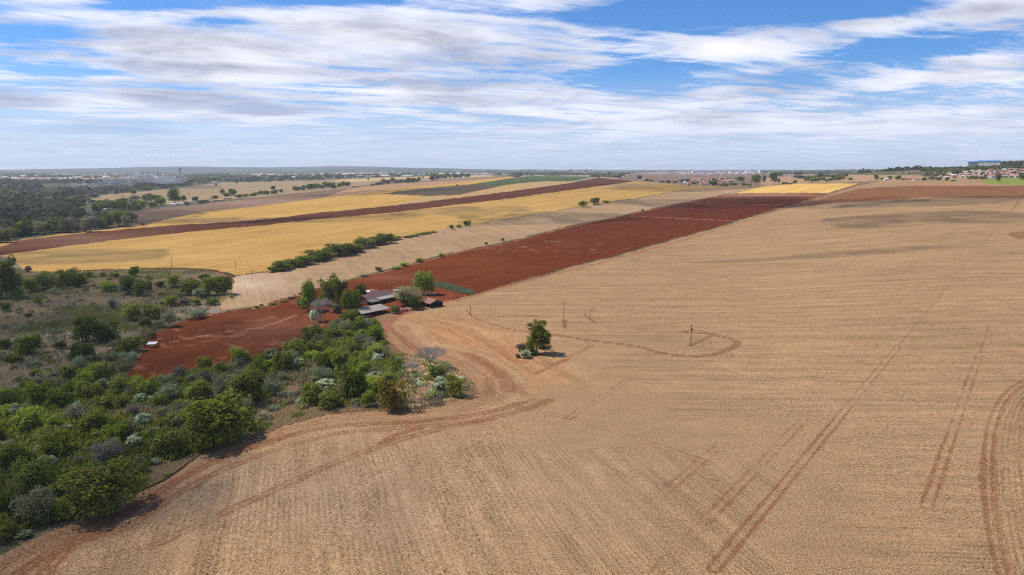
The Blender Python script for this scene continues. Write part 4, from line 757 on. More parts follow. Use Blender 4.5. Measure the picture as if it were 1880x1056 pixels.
hut('outbuilding', 'shed', 'whitish flat roofed shed behind the left end of the farmhouse', 682, 541, 38, 6.5, 4, 2.2, LZ, PLAS); hut('outbuilding', 'shed', 'little white roofed shed at the right rear of the farmhouse', 728, 539, 38, 3.4, 2.6, 2.0, ZINC, PLAS)
tr_, _ = place('water_trough', 'trough', 'white water trough lying in the marsh grass', 244, 540, 251, 540); bobj('basin', [box(-1.3, 1.3, -.5, .5, 0, .12), box(-1.3, 1.3, -.5, -.38, .12, .6), box(-1.3, 1.3, .38, .5, .12, .6), box(-1.3, -1.18, -.38, .38, .12, .6), box(1.18, 1.3, -.38, .38, .12, .6)], WHITE, tr_); bobj('rim', [box(-1.36, 1.36, -.56, -.36, .602, .66), box(-1.36, 1.36, .36, .56, .602, .66)], WHITE, tr_)
# parked car by the barn
cr_, _ = place('parked_car', 'car', 'small silver white car parked behind the tiled barn', 789, 541, 799, 541); cr_.rotation_euler[2] += R(25)
def prof(pts, y0, y1):                 # side profile extruded across the car
    n = len(pts); v = np.array([[x, y0, z] for x, z in pts] + [[x, y1, z] for x, z in pts], float); i = np.arange(n); return v, np.stack([i, (i + 1) % n, (i + 1) % n + n, i + n], 1), n
v, q, n = prof([(-2.1, .35), (2.05, .35), (2.1, .75), (1.3, .95), (-1.95, 1.0), (-2.1, .8)], -.82, .82); v2, q2, n2 = prof([(-1.7, 1.0), (1.0, .96), (.45, 1.42), (-1.3, 1.46)], -.70, .70)
SILV = mat('car_paint', (.62, .63, .64), .3, .2, .05)
link('body', npmesh('body', v, [q, np.array([range(n)]), np.array([range(2 * n - 1, n - 1, -1)])], [SILV]), cr_); link('cabin', npmesh('cabin', v2, [q2, np.array([range(n2)]), np.array([range(2 * n2 - 1, n2 - 1, -1)])], [GLASSD]), cr_); bobj('roof', [box(-1.25, .42, -.66, .66, 1.462, 1.5)], SILV, cr_)
for x in (-1.35, 1.3):
    for y in (-.86, .66):
        tv, tq = tube([x, y, .32], [x, y + .2, .32], .32, .32, 14); link('wheel', npmesh('wheel', tv, [tq, np.array([range(14)]), np.array([range(27, 13, -1)])], [mat('tyre', (.03, .03, .03), .9)]), cr_)
# heaps by the road
def heap(px, py, wm_, c, label, name='brick_heap'):
    rg = np.random.default_rng(int(px)); parts = []
    for i in range(70):
        a_, r_ = rg.random() * 6.28, rg.random() ** .7; x, y = math.cos(a_) * r_ * wm_ / 2, math.sin(a_) * r_ * wm_ / 3; z = (1 - r_) * wm_ * .22; s = .18 + .3 * rg.random(); v, q = box(x - s, x + s, y - s * .6, y + s * .6, max(z - .1, -.05), z + s); parts.append((v, q))
    v, q = join(parts); o = link(name, npmesh(name, v, [q], [c])); o.location = gp(px, py); setp(o, label, 'rubble')
PINK = mat('pale_brick', (.50, .33, .24), .9, scale=2); heap(737, 570, 3.2, PINK, 'small pinkish brick heap beside the round green bush by the shed'); heap(748, 569, 5.5, PINK, 'larger pinkish brick heap beside the dirt road'); heap(579, 595, 4, mat('firewood', (.28, .17, .11), .9), 'pile of firewood under the leafless farm tree', 'wood_pile'); heap(617, 574, 6, mat('scrap', (.16, .06, .04), .9), 'reddish scrap heap under the farm trees', 'scrap_heap')
# utility poles
def pole(px, py, top, label, arm=True, box_=False, lean=0):
    p = gp(px, py); dp = p[1] * cP - (p[2] - CH) * sP; h = (py - top) * dp / F * 1.02; o = link('utility_pole', None); o.location = (p[0], p[1], p[2] - .05); o.rotation_euler = (0, R(lean), R(20))
    setp(o, label, 'utility pole', 'utility poles'); tv, tq = tube([0, 0, 0], [0, 0, h], .19, .12, 8); link('post', npmesh('post', tv, [tq, np.array([range(15, 7, -1)])], [WOOD]), o)
    if arm:
        bobj('crossarm', [box(-.95, .95, -.26, -.14, h - .75, h - .6)], WOOD, o)
        for x in (-.85, 0, .85): tv, tq = tube([x, -.2, h - .6], [x, -.2, h - .38], .07, .04, 6); link('insulator', npmesh('insulator', tv, [tq], [CONC]), o)
    if box_:
        tv, tq = tube([.42, 0, h - 3.0], [.42, 0, h - 2.1], .28, .28, 12); link('transformer', npmesh('transformer', tv, [tq, np.array([range(23, 11, -1)]), np.array([range(12)])], [CONC]), o); bobj('crossarm', [box(-.7, .7, .14, .24, h - 2.0, h - 1.88)], WOOD, o)
pole(1268, 635, 595, 'utility pole with transformer inside the looping wheel tracks', True, True); pole(1035, 590, 554, 'utility pole standing in stubble above the lone tree'); pole(1037, 602, 590, 'short stake in the stubble just below a tall utility pole', False); pole(864, 580, 562, 'utility pole at the left edge of the stubble near the dirt road', False)
pole(839, 554, 526, 'utility pole beside the dirt road right of the barn'); pole(605, 621, 596, 'utility pole at the top of the near thicket below the farm', False); pole(410, 612, 591, 'utility pole in the middle of the small red field'); pole(316, 629, 609, 'utility pole near the left end of the small red field', False); pole(285, 633, 608, 'utility pole beside the open hut on the red field')
pole(404, 569, 544, 'utility pole at the marsh edge above the small red field', False); pole(426, 535, 508, 'utility pole at the corner where marsh meets the tan strip', False); pole(433, 495, 479, 'right utility pole of the pair on the golden field edge'); pole(315, 492, 472, 'left utility pole of the pair on the golden field edge', True, False, 3); pole(259, 868, 815, 'utility pole rising out of the thicket at lower left')
pole(1752, 331, 312, 'tall pole in front of the village houses', False); pole(1000, 0, 0, '', False) if False else None
# green vegetable bed on the red field
def scatter_blades(xy, h, wd, rg, n=5, lean=.35):
    N = len(xy); z = Z(xy[:, 0], xy[:, 1]); base = np.repeat(np.c_[xy, z], n, 0); a = rg.random(N * n) * 6.28; hh = h * (.5 + rg.random(N * n)); d = np.c_[np.cos(a), np.sin(a), np.zeros(N * n)]; s = np.c_[-np.sin(a), np.cos(a), np.zeros(N * n)] * wd * (.6 + .8 * rg.random(N * n))[:, None]
    b = base + d * (rg.random(N * n) * h * .5)[:, None]; tip = b + d * (lean * hh)[:, None]; tip[:, 2] += hh; b[:, 2] -= .05
    V = np.stack([b - s, b + s, tip + s * .5, tip - s * .5], 1).reshape(-1, 3); t_ = np.repeat(np.repeat(rg.random(N), n) * .6 + rg.random(N * n) * .4, 4); return V, np.arange(len(V)).reshape(-1, 4), t_
def samples(poly, n, rg, excl=None, clump=None):
    poly = np.array(poly); wp = np.array([gp(*q) for q in poly]); lo, hi = wp[:, :2].min(0), wp[:, :2].max(0); xy = rg.uniform(lo, hi, (n, 2)); u, v = proj(xy[:, 0], xy[:, 1], Z(xy[:, 0], xy[:, 1])); m = inpoly(u, v, poly)
    for e in (excl or []): m &= ~inpoly(u, v, e)
    if clump: m &= vnoise(xy[:, 0], xy[:, 1], clump[0], clump[2]) > clump[1]
    return xy[m]
rg = np.random.default_rng(99)
xy = samples(P('795,519 812,519 868,534 872,540 858,541 795,525'), 9000, rg); V, Q, tt = scatter_blades(xy, .55, .3, rg, 4, .5); stuff('vegetable_bed', V, Q, [LM['sage']], tt, 'narrow pale green vegetable bed on the red soil right of the farm', 'vegetables')
MAR = P('-160,560 0,498 130,500 230,497 383,499 428,512 425,540 400,562 350,582 285,612 245,640 262,650 225,700 170,690 100,700 0,735 -160,760')
xy = samples(MAR, 60000, rg); V, Q, tt = scatter_blades(xy, .75, .10, rg, 4, .5)
g = vnoise(xy[:, 0], xy[:, 1], 22, 71); mi = np.repeat(np.where(g > .62, 2, np.where(g > .3, 0, 1)), 4); stuff('marsh_grass', V, Q, [LM['dry'], LM['reed'], LM['mid']], tt, 'dry grey-tan grass and reeds covering the marsh on the left', 'grass', mi)
xy = np.vstack([samples(d_, 12000, rg) for d_ in DRY] + [samples(DRYX[0], 4000, rg)]); V, Q, tt = scatter_blades(xy, .42, .12, rg, 5, .9); g = vnoise(xy[:, 0], xy[:, 1], 9, 72); mi = np.repeat(np.where(g > .72, 1, 0), 5); stuff('dry_grass', V, Q, [LM['dry'], LM['mid']], tt, 'dry straw coloured grass on the slope below the thicket', 'grass', mi)
xy = samples(THK, 60000, rg, DRYX); V, Q, tt = scatter_blades(xy, 1.5, .22, rg, 4, .5); g = vnoise(xy[:, 0], xy[:, 1], 14, 73); mi = np.repeat(np.where(g > .7, 2, np.where(g > .35, 0, 1)), 4); stuff('undergrowth', V, Q, [LM['mid'], LM['dense'], LM['reed']], tt, 'weeds and undergrowth between the thicket bushes', 'undergrowth', mi)
for pts, n, h in [(T1_top, 5000, .6), (P1_top, 5000, .6), (P('128,499 230,494 320,493 383,496 409,500 430,507'), 1500, .5)]:
    pw = W(pts, 3); s = np.r_[0, np.cumsum(np.linalg.norm(np.diff(pw[:, :2], axis=0), axis=1))]; tq_ = rg.random(n) * s[-1]; keep = vnoise(tq_, tq_ * 0, 18, 3) > .35; tq_ = tq_[keep]
    xy = np.c_[np.interp(tq_, s, pw[:, 0]), np.interp(tq_, s, pw[:, 1])] + rg.normal(0, .7, (len(tq_), 2)); V, Q, tt = scatter_blades(xy, h, .14, rg, 4)
    stuff('verge_grass', V, Q, [LM['reed'], LM['sage']], tt, {0.6: 'rough grass along the edge of the ' + ('tan strip' if pts is T1_top else 'red field')}.get(h, 'rough grass along the lower edge of the golden field'), 'grass', np.repeat(rg.random(len(xy)) > .6, 4).astype(int))
# stream in the marsh
sp = W(P('40,655 70,642 92,630 104,623 120,617 135,612'), 3); D_ = np.gradient(sp[:, :2], axis=0); D_ /= np.linalg.norm(D_, axis=1)[:, None]; nrm = np.c_[-D_[:, 1], D_[:, 0]]; wd = 1.1 + .5 * np.sin(np.arange(len(sp)))
lft, rgt = sp[:, :2] + nrm * wd[:, None], sp[:, :2] - nrm * wd[:, None]; zz = sp[:, 2] + .12; V = np.vstack([np.c_[lft, zz], np.c_[rgt, zz]]); n_ = len(sp); i = np.arange(n_ - 1)
wm = bpy.data.materials.new('water'); wm.use_nodes = True; b = wm.node_tree.nodes['Principled BSDF']; b.inputs['Base Color'].default_value = (.03, .035, .025, 1); b.inputs['Roughness'].default_value = .12
setp(link('water', npmesh('water', V, [np.stack([i, i + 1, i + 1 + n_, i + n_], 1)], [wm])), 'narrow stream glinting in the marsh', 'stream', kind='structure')
# ------------------------------------------------------------------ houses of the villages
WALLM = [mat('wall_white', (.62, .59, .55), .8), mat('wall_cream', (.55, .44, .31), .8), mat('wall_pink', (.47, .29, .22), .8), mat('wall_block', (.33, .29, .27), .85)]
ROOFM = [mat('roof_terracotta', (.36, .135, .075), .8), mat('roof_pinkish', (.42, .22, .16), .8), mat('roof_grey', (.33, .31, .30), .7), mat('roof_pale', (.60, .56, .52), .6), mat('roof_brown', (.20, .10, .07), .8), mat('roof_orange', (.55, .20, .06), .8)]
def gable_mesh(L_, W_, h_, rise, wall, roof, hip=False):
    e = .35; a_, b_ = L_ / 2, W_ / 2; wv_, wq_ = box(-a_, a_, -b_, b_, 0, h_)
    r_ = a_ - b_ * .8 if hip else a_ + e
    v = np.array([(-a_ - e, -b_ - e, h_), (a_ + e, -b_ - e, h_), (a_ + e, b_ + e, h_), (-a_ - e, b_ + e, h_), (-r_, 0, h_ + rise), (r_, 0, h_ + rise)], float); q = [np.array([[0, 1, 5, 4], [2, 3, 4, 5], [3, 2, 1, 0]]), np.array([[1, 2, 5], [3, 0, 4]])]
    return npmesh('wall', wv_, [wq_], [WALLM[wall]]), npmesh('roof', v, q, [ROOFM[roof]])
HM = {}
def house(px, py, wpx, hm_, wall, roof, rot, label, group, dist=None, name='house', hip=True, depth=None, cat='house'):
    p = gp(px, py) if dist is None else at(px, dist); dp = p[1] * cP - (p[2] - CH) * sP; L_ = wpx * dp / F; W_ = depth or max(5.0, L_ * .7)
    key = (wall, roof, hip)
    if key not in HM: HM[key] = gable_mesh(10, 8, 3, 1.6, wall, roof, hip)
    o = link(name, None); o.location = (p[0], p[1], p[2] - .3); o.scale = (L_ / 10, W_ / 8, hm_ / 4.6); o.rotation_euler[2] = R(rot); setp(o, label, cat, group); link('wall', HM[key][0], o); link('roof', HM[key][1], o)
    HREC.append(dict(o=o, px=px, py=py, roof=roof, label=label, group=group)); return o
HREC = []
GF = 'houses of the left farmsteads'
for a in [(253, 380, 13, 4, 0, 1, 8, 'small pinkish house standing among the left farm trees'), (318, 377, 12, 4, 0, 3, 5, 'white house at the left end of the long grey farm shed'), (334, 376, 18, 4, 0, 2, 8, 'long white walled shed with grey roof before the tall dark tree'), (357, 370, 11, 4, 0, 3, 5, 'small pale roofed house right of the long grey shed'),
          (387, 367, 6, 4, 0, 0, 5, 'narrow white house left of the orange roofed house'), (401, 369, 15, 4.5, 1, 5, 8, 'orange roofed farmhouse on the far side of the grey field'), (418, 366, 12, 4.5, 2, 1, 8, 'lilac pink house right of the orange roofed farmhouse'), (348, 373, 8, 3.5, 1, 2, 8, 'low grey shed right of the long white walled shed'),
          (180, 388, 8, 4, 0, 3, 3, 'small white house at the edge of the valley forest'), (172, 392, 6, 4, 1, 0, 3, 'tiny cream house at the edge of the valley forest'), (194, 386, 6, 4, 0, 1, 3, 'tiny house left of the farm tree line'), (240, 383, 8, 4, 2, 0, 3, 'low red roofed shed left of the pinkish house'), (428, 359, 6, 4, 1, 3, 3, 'small cream house behind dark trees'),
          (652, 343, 11, 4, 2, 1, 5, 'low pinkish house in the middle tree line'), (691, 338.5, 8, 4, 0, 3, 5, 'white farm building left of the dark tree clump'), (700, 338, 4, 9, 0, 3, 5, 'white narrow tower house left of the dark tree clump'), (807, 329, 9, 4, 2, 4, 5, 'brown roofed house in the reddish tree clump')]:
    house(*a[:7], a[7], GF)
plc = at(393, 2800)
for a in [(393, 336, 12, 6, 0, 3, 5, 'long white warehouse at the end of the dark hedge'), (322, 343, 5, 5, 0, 3, 0, 'white shed beyond the tan pasture, right of two'), (300, 343, 8, 4, 0, 3, 0, 'white shed beyond the tan pasture, left of two')]: house(*a[:7], a[7], 'white sheds beyond the tan pasture', cat='shed')
# ranch at far end of the stubble, red roofed sheds
for a in [(1627, 331, 8, 4, 0, 3, 0, 'white building between two dark trees at the field end'), (1665, 330, 20, 3.6, 2, 0, 0, 'long low red roofed shed at the field end'), (1682, 331, 10, 3.4, 0, 4, 0, 'low brown roofed shed right of the long red roofed shed')]: house(*a[:7], a[7], 'farm buildings at the far end of the stubble field', hip=False, depth=9, cat='shed')
hr = np.random.default_rng(8)
def village(n, region, wpx, hm_, group, rg_, dmin=4.0, roofs=(0, 0, 1, 1, 2, 3, 4), walls=(0, 1, 1, 2, 3), rot=(-15, 15)):
    pts = []; tries = 0; bb = np.array(region)
    while len(pts) < n and tries < 20000:
        tries += 1; x, y = rg_.uniform(bb[:, 0].min(), bb[:, 0].max()), rg_.uniform(bb[:, 1].min(), bb[:, 1].max())
        if not inpoly(np.array([x]), np.array([y]), region)[0] or any(abs(x - a_) < dmin and abs(y - b_) < dmin * .32 for a_, b_ in pts): continue
        pts.append((x, y)); house(x, y, wpx * (.7 + .7 * rg_.random()), hm_ * (.85 + .4 * rg_.random()), int(rg_.choice(walls)), int(rg_.choice(roofs)), rg_.uniform(*rot), None, group, hip=rg_.random() < .6)
village(92, P('1722,328.5 1735,321 1765,317 1800,314.5 1850,312.5 1900,311 1950,312 1950,325 1850,326.5 1800,327.5'), 8.0, 5.0, 'houses of the hillside village on the right', hr, 5.5)
village(34, P('1262,341 1265,330 1300,329 1345,329 1348,334 1330,338 1300,342'), 6.5, 5.0, 'houses of the red brick village before the brown rise', hr, 4.6, (0, 1, 1, 0), (2, 2, 1, 0)); village(14, P('1140,332 1165,329 1200,330 1260,332 1260,338 1200,335 1150,333'), 4.5, 4.5, 'scattered houses behind the crest of the golden field', hr, 4.5)
line('1730,325 1780,321 1850,319 1880,319', 16, 7, 5, ['dense', 'mid', 'far'], 'trees among the village houses', 1.8); line('1268,338 1300,335 1345,333', 12, 6, 4, ['dense', 'mid', 'far'], 'trees among the red brick village', 2)
# blue roofed school on the hill
BLUE = mat('blue_sheet', (.05, .24, .55), .5); p = at(1806, 2060); p[2] += 9; sk = link('school_building', None); sk.location = (p[0], p[1], p[2] - .5); sk.rotation_euler[2] = -.62 + R(8); setp(sk, 'long white building with bright blue roofs on the wooded hill', 'building')
k = p[1] * 1.0 / F * 1.0; sk.scale = (.62, .62, .62); bobj('main_hall', [box(-22, 50, -8, 8, -16, 10)], WHITE, sk); bobj('roof', [slab([(-23, -9, 10.1), (51, -9, 10.1), (51, 0, 13.2), (-23, 0, 13.2)], .3), slab([(-23, 0, 13.2), (51, 0, 13.2), (51, 9, 10.1), (-23, 9, 10.1)], .3)], BLUE, sk)
bobj('side_wing', [box(-55, -22.1, -6, 6, -16, 7.5)], mat('wing_wall', (.45, .44, .42), .7), sk); bobj('wing_roof', [slab([(-60, -9, 8.2), (-22.1, -9, 8.2), (-22.1, 8, 10.4), (-60, 8, 10.4)], .8)], BLUE, sk)
for i in range(12): bobj('window', [box(-19 + i * 5.8, -16 + i * 5.8, -8.12, -8.005, 6, 8)], GLASSD, sk)
# woods on the hillside
def woods(n, region, wpx, kinds, group, wts=None, hpx=None):
    bb = np.array(region); m = 0
    while m < n:
        x, y = prng.uniform(bb[:, 0].min(), bb[:, 0].max()), prng.uniform(bb[:, 1].min(), bb[:, 1].max())
        if inpoly(np.array([x]), np.array([y]), region)[0]: ww = wpx * (.7 + .6 * prng.random()); plant(x, y, ww, (hpx or ww * .75) * (.8 + .4 * prng.random()), kinds[prng.choice(len(kinds), p=wts)], None, group); m += 1
def pts_in(poly, n, rg, thr=None):
    bb = np.array(poly); x = rg.uniform(bb[:, 0].min(), bb[:, 0].max(), n); y = rg.uniform(bb[:, 1].min(), bb[:, 1].max(), n); m = inpoly(x, y, poly); return np.array([gp(a_, b__) for a_, b__ in zip(x[m], y[m])])
def pts_ring(px0, px1, r0, r1, n, rg, thr=.45, sc=300, seed=6):
    px = rg.uniform(px0, px1, n); r_ = np.sqrt(rg.uniform(r0 ** 2, r1 ** 2, n)); a_ = np.arctan((px - CX) * cP / F); x, y = r_ * np.sin(a_), r_ * np.cos(a_); m = vnoise(x, y, sc, seed) > thr; x, y = x[m], y[m]; return np.c_[x, y, Z(x, y) - .3]
pp = pts_in(P('1690,326 1715,318 1745,316 1775,314 1770,318 1725,324'), 130, rg); stamp('hillside_wood', pp, 10, 7, ['dense', 'far', 'olive'], rg, 'wooded hillside left of the village houses', 'wood')

pp = pts_ring(1835, 2000, 2050, 2330, 420, rg, 0); stamp('hilltop_wood', pp, 12, 11, ['dense', 'far'], rg, 'dark wood crowning the hill behind the village', 'wood')
pp = pts_ring(1690, 1960, 1850, 1990, 380, rg, .15, 60); stamp('hillside_wood', pp, 9, 4.5, ['dense', 'far', 'mid'], rg, 'belt of trees below the blue roofed building', 'wood')
FOR = P('-80,448 -80,360 0,352 120,356 180,362 175,385 150,398 250,402 240,408 160,421 60,430 0,442')
pp = pts_in(FOR, 2000, rg); pp = pp[vnoise(pp[:, 0], pp[:, 1], 45, 66) > .5]; stamp('valley_forest', pp, 12, 9, ['far', 'olive', 'mauve', 'sage', 'far', 'dense'], rg, 'dull grey-green forest filling the valley on the left', 'forest', 80, 1.25)
pp = pts_ring(-120, 330, 1600, 3600, 1900, rg, .55, 130); pp = pp[np.random.default_rng(1).random(len(pp)) < np.interp(np.hypot(pp[:, 0], pp[:, 1]), [1600, 2400, 3600], [1, .6, .35])]; u_, v_ = proj(pp[:, 0], pp[:, 1], pp[:, 2]); pp = pp[(u_ < 178) | (v_ < 372 - (u_ - 120) * .115)]; pp = pp[~inpoly(*proj(pp[:, 0], pp[:, 1], pp[:, 2]), LAND[3][1])]
stamp('valley_forest', pp, 20, 14, ['far', 'olive', 'sage', 'mauve'], rg, 'hazy far woodland behind the valley forest', 'forest', 50, 1.5)
def masked(pp):
    u_, v_ = proj(pp[:, 0], pp[:, 1], pp[:, 2]); bad = np.zeros(len(pp), bool)
    for nm_x, pl_, *_ in LAND[1:]: bad |= inpoly(u_, v_, pl_)
    return pp[~bad]
pp = masked(pts_ring(250, 1900, 2300, 5200, 2600, rg, .5, 420, 9)); stamp('distant_trees', pp, 26, 13, ['far', 'dense', 'olive'], rg, 'scattered clumps of trees in the far country', 'trees', 40, 1.7)
pp = masked(np.vstack([pts_ring(500, 1980, 4500, 11000, 2200, rg, .45, 700, 12), pts_ring(-120, 500, 4000, 9500, 1500, rg, .58, 500, 12)])); stamp('distant_trees', pp, 34, 10, ['far', 'dense'], rg, 'belts of woodland along the skyline', 'trees', 34, 2.0)
# far towns: houses by the thousand
def town(name, pts, size, rg, label, big=False, h=4.5):
    N = len(pts); L_ = size * (.7 + .8 * rg.random(N)); W_ = size * (.6 + .5 * rg.random(N)); a_ = rg.normal(0, .4, N); ca_, sa_ = np.cos(a_), np.sin(a_); hh = h * (.7 + .6 * rg.random(N)); V = []
    for sx, sy, k_ in [(-1, -1, 0), (1, -1, 0), (1, 1, 0), (-1, 1, 0), (-1, -1, 1), (1, -1, 1), (1, 1, 1), (-1, 1, 1), (-.6, 0, 1.5), (.6, 0, 1.5)]:
        x, y = sx * L_ / 2, sy * W_ / 2; V.append(np.stack([pts[:, 0] + x * ca_ - y * sa_, pts[:, 1] + x * sa_ + y * ca_, pts[:, 2] + hh * k_], 1))
    V = np.stack(V, 1).reshape(-1, 3); q = np.array([[0, 1, 5, 4], [1, 2, 6, 5], [2, 3, 7, 6], [3, 0, 4, 7], [4, 5, 9, 8], [6, 7, 8, 9], [5, 6, 9, 9], [7, 4, 8, 8]]); Q = (np.arange(N)[:, None, None] * 10 + q[None]).reshape(-1, 4)
    wsel = rg.integers(0, 3, N); rs = rg.choice([3, 4, 4, 5, 6] if not big else [3, 6, 6], N) ; mi = np.stack([wsel] * 4 + [rs] * 4, 1).ravel()
    mi = np.where(mi == 6, 6, mi); Qt = Q[:, :3][(np.arange(len(Q)) % 8) > 5]; keep = (np.arange(len(Q)) % 8) <= 5
    me = npmesh(name, V, [Q[keep], Qt], [WALLM[0], WALLM[1], WALLM[2], ROOFM[3], ROOFM[0], ROOFM[1], ROOFM[2]], mi=np.r_[mi[keep], mi[~keep]]); setp(link(name, me), label, 'town', kind='stuff')
town('distant_town', pts_ring(-40, 190, 4300, 6400, 1100, rg, .36, 350, 13), 17, rg, 'hazy housing estate at the far left beyond the valley')
town('distant_town', pts_ring(190, 520, 4400, 8200, 2300, rg, .34, 450, 14), 18, rg, 'wide hazy town below the blue hills on the left')
town('distant_town', masked(pts_ring(480, 940, 3700, 7000, 1500, rg, .40, 400, 15)), 19, rg, 'scattered far town behind the golden fields'); town('industrial_district', masked(pts_ring(690, 930, 3600, 5000, 150, rg, .3, 200, 16)), 48, rg, 'pale roofed industrial halls in the distance', True, 7)
town('distant_town', masked(pts_ring(1240, 1760, 4800, 7000, 700, rg, .45, 450, 17)), 20, rg, 'far town strung along the skyline on the right')
def tower(px, r_, w_, h_, m_, label, group):
    p = at(px, r_); o = link('tower_block', None); o.location = (p[0], p[1], p[2] - 1); o.rotation_euler[2] = R(prng.uniform(-20, 20)); setp(o, label, 'tower block', group); bobj('body', [box(-w_ / 2, w_ / 2, -w_ / 3, w_ / 3, 0, h_)], m_, o); bobj('roof_house', [box(-w_ / 5, w_ / 5, -w_ / 6, w_ / 6, h_ + .01, h_ + 3)], m_, o)
TW = [mat('tower_white', (.72, .70, .68), .7), mat('tower_cream', (.66, .58, .48), .7), mat('tower_grey', (.20, .19, .21), .7), mat('tower_yellow', (.60, .42, .15), .7)]
for a in [(330, 6300, 18, 62, 2, 'tallest dark tower block against the blue hills'), (327, 6250, 14, 48, 0, 'pale tower block touching the tallest dark one'), (274, 6000, 16, 46, 3, 'yellowish tower block in the left town'), (290, 6100, 12, 34, 2, 'small grey tower block right of the yellowish one'), (253, 6000, 18, 40, 0, 'white tower block left of the yellowish one'), (246, 5900, 14, 34, 1, 'cream tower block among the left town centre'), (262, 6200, 12, 40, 2, 'slim grey tower block beside the yellowish one')]:
    tower(a[0], a[1], a[2], a[3], TW[a[4]], a[5], 'tower blocks of the left town')
for i in range(26):
    x = 1258 + i * 5.6 + hr.uniform(-1.5, 1.5); tower(x, 5600 + hr.uniform(-500, 700), 26 + 16 * hr.random(), (16 if x > 1315 else 24) + 12 * hr.random() - (6 if x < 1268 else 0), TW[int(hr.random() < .3)], None, 'pale tower blocks on the right skyline')
for o in [o for o in bpy.data.objects if o.name.startswith('tower_block') and not o.get('label')]: TREC = None
tb = sorted([o for o in bpy.data.objects if o.name.startswith('tower_block') and not o.get('label')], key=lambda o: math.atan2(o.location[0], o.location[1]))
ORD = ['leftmost', 'second', 'third', 'fourth', 'fifth', 'sixth', 'seventh', 'eighth', 'ninth', 'tenth', 'eleventh', 'twelfth', 'thirteenth', 'fourteenth', 'fifteenth', 'sixteenth', 'seventeenth', 'eighteenth', 'nineteenth', 'twentieth']
for i, o in enumerate(tb):
    h = len(tb) // 2
    o['label'] = (ORD[i] + (' from the left' if i else '')) + ' pale tower block on the right skyline' if i < h else (('rightmost' if i == len(tb) - 1 else ORD[len(tb) - 1 - i] + ' from the right') + ' pale tower block on the right skyline')
house(872 / 872 * 1, 0, 1, 1, 0, 0, 0, '', '') if False else None
for i, (px, r_, w_) in enumerate([(871, 3300, 34), (1310, 5200, 60), (1545, 5200, 50), (962, 2200, 18), (975, 2200, 12)]): pass
town('distant_town', pts_ring(1246, 1400, 5000, 5700, 260, rg, .1, 300, 22), 22, rg, 'white low houses spread below the pale tower blocks', False, 6)
# ------------------------------------------------------------------ smoke over the valley
sm = bpy.data.materials.new('smoke'); sm.use_nodes = True; t = NT(sm.node_tree); o_ = t.n.new('ShaderNodeOutputMaterial'); v_ = t.n.new('ShaderNodeVolumePrincipled'); t.l.new(v_.outputs[0], o_.inputs['Volume']); v_.inputs['Color'].default_value = (.85, .87, .92, 1); v_.inputs['Density'].default_value = .0055; v_.inputs['Color'].default_value = (.99, .99, .99, 1)
rg2 = np.random.default_rng(2); parts = []
ico = None
def puff(c, s, rg_):
    n1, n2 = 20, 12; th, ph = np.meshgrid(np.linspace(0, 2 * np.pi, n1, endpoint=False), np.linspace(.05, np.pi - .05, n2)); d = np.stack([np.cos(th) * np.sin(ph), np.sin(th) * np.sin(ph), np.cos(ph)], -1)
    rr_ = 1 + .25 * np.sin(d[..., 0] * 4 + c[0]) * np.sin(d[..., 2] * 3 + c[1]); v = (d * rr_[..., None] * np.array(s) + np.array(c)).reshape(-1, 3); i, j = np.meshgrid(np.arange(n1), np.arange(n2 - 1)); a_ = (j * n1 + i).ravel(); b_ = (j * n1 + (i + 1) % n1).ravel()
    return v, [np.stack([a_, a_ + n1, b_ + n1, b_], 1), np.array([list(range(n1))]), np.array([list(range(n1 * n2 - 1, n1 * n2 - n1 - 1, -1))])]
base = gp(190, 345); V = []; Qs = [[], [], []]; nv = 0
for (dx_, dz_, sx, sz) in [(0, 12, 45, 12), (40, 20, 55, 16), (75, 24, 50, 18), (60, 32, 40, 20), (100, 34, 60, 18), (-50, 8, 50, 8), (170, 26, 90, 14)]:
    v, q = puff((base[0] + dx_, base[1] + dx_ * .4, base[2] + dz_), (sx, sx * .8, sz), rg2); V.append(v)
    for a_, b__ in zip(Qs, q): a_.append(b__ + nv)
    nv += len(v)
setp(link('smoke', npmesh('smoke', np.vstack(V), [np.vstack(Qs[0]), np.vstack(Qs[1]), np.vstack(Qs[2])], [sm], smooth=True)), 'thin white smoke drifting up from the valley forest', 'smoke', kind='stuff')
# ------------------------------------------------------------------ haze
hz = bpy.data.materials.new('haze'); hz.use_nodes = True; t = NT(hz.node_tree); o_ = t.n.new('ShaderNodeOutputMaterial'); v_ = t.n.new('ShaderNodeVolumePrincipled'); t.l.new(v_.outputs[0], o_.inputs['Volume'])
v_.inputs['Color'].default_value = (.84, .92, 1.0, 1); v_.inputs['Density'].default_value = 6.0e-5; v_.inputs['Anisotropy'].default_value = .2; hz.cycles.volume_sampling = 'DISTANCE'; hz.cycles.homogeneous_volume = True
zlo = float(ZZ.min()) - 1.0; zhi = max(float(ZZ.max()) + 20, 110.0); v, q = box(-17600, 17600, -17600, 17600, zlo, zhi); setp(link('haze', npmesh('haze', v, [q], [hz])), 'pale blue air haze fading the far country', 'haze', kind='stuff')
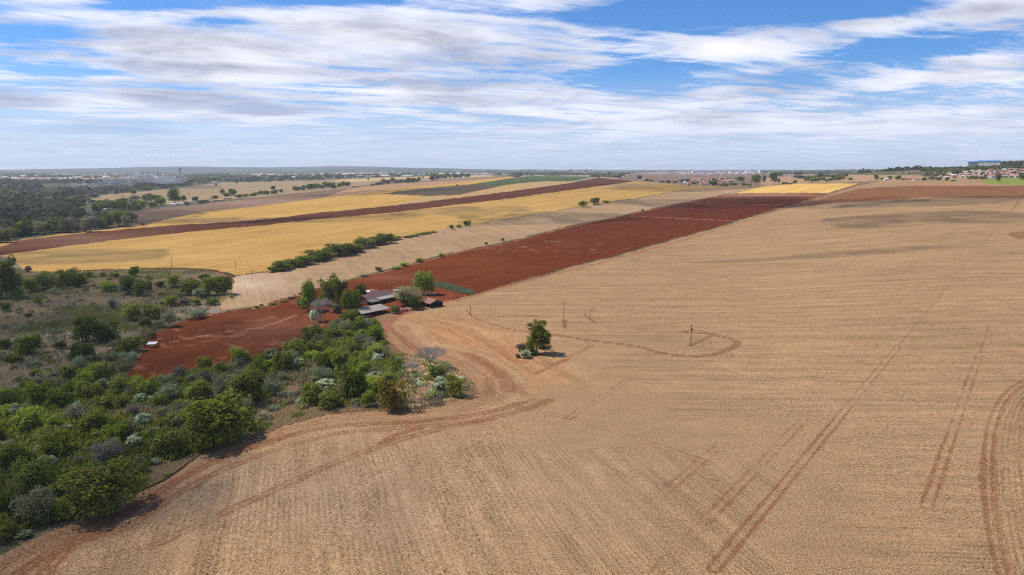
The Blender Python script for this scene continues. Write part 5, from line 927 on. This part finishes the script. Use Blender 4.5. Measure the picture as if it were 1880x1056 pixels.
# ------------------------------------------------------------------ labels of the remaining plants and houses
MARKS = [('farmhouse', 695, 555), ('rusty shed', 690, 578), ('palm tree', 625, 706), ('brick hut', 695, 661), ('golden green tree', 376, 676), ('very large round bush', 400, 815), ('thicket utility pole', 259, 868), ('vivid green bush', 214, 812), ('open hut', 280, 637), ('marsh stream', 104, 623), ('wide leafless tree', 790, 677),
         ('large yellowish tree', 723, 752), ('broad green tree', 452, 742), ('water trough', 247, 540), ('marsh corner pole', 426, 535), ('whitish field-edge bush', 497, 662), ('dark bush mass', 190, 948), ('orange roofed farmhouse', 401, 369), ('tall dark farm tree', 320, 373), ('golden hedge tree', 567, 344), ('school building', 1805, 306), ('tall village pole', 1752, 331),
         ('red brick village', 1305, 336), ('vivid round tree', 1491, 335), ('green plot', 1840, 333), ('red roofed shed', 1665, 330), ('farmhouse hedgerow end', 502, 499), ('pair of field trees', 1080, 378), ('photo left edge', 0, 600), ('bottom left corner', 0, 1000), ('valley forest tip', 240, 412), ('white warehouse', 393, 336), ('left edge forest', 0, 440)]
def relation(px, py):
    m = min(MARKS, key=lambda q: (q[1] - px) ** 2 + ((q[2] - py) * 2.2) ** 2); dx_, dy_ = px - m[1], (py - m[2]) * 2.2
    if m[0].startswith(('photo', 'bottom', 'left edge')): return 'near the ' + m[0]
    return ('right of the ' if dx_ > 0 else 'left of the ') + m[0] if abs(dx_) > abs(dy_) else ('in front of the ' if dy_ > 0 else 'behind the ') + m[0]
def ordinal(i, n):
    if n == 1: return ''
    if i == 0: return 'leftmost '
    if i == n - 1: return 'rightmost '
    if i <= 8: return ORD[i] + ' from left '
    k_ = n - 1 - i; return (ORD[k_] if k_ < len(ORD) else 'middle') + ' from right '
bag = {}
ROOFN = ['terracotta roofed', 'pinkish roofed', 'grey roofed', 'pale roofed', 'brown roofed', 'orange roofed']
for r_ in REC:
    setp(r_['o'], None, 'shrub' if r_['shrub'] else 'tree', r_['group'])
    if r_['label']: r_['o']['label'] = r_['label']; continue
    sz = 'small ' if r_['hm'] < 3 else ('large ' if r_['hm'] > 8.5 else ''); nm = 'bush' if r_['shrub'] else 'tree'
    bag.setdefault(sz + LOOK[r_['kind']] + ' ' + nm + ' ' + relation(r_['px'], r_['py']), []).append((r_['px'], r_['o']))
for r_ in HREC:
    if not r_['label']: bag.setdefault(ROOFN[r_['roof']] + ' house ' + relation(r_['px'], r_['py']), []).append((r_['px'], r_['o']))
for k_, v in bag.items():
    v.sort(key=lambda q: q[0]); n = len(v)
    for i, (_, o) in enumerate(v): o['label'] = ordinal(i, n) + k_
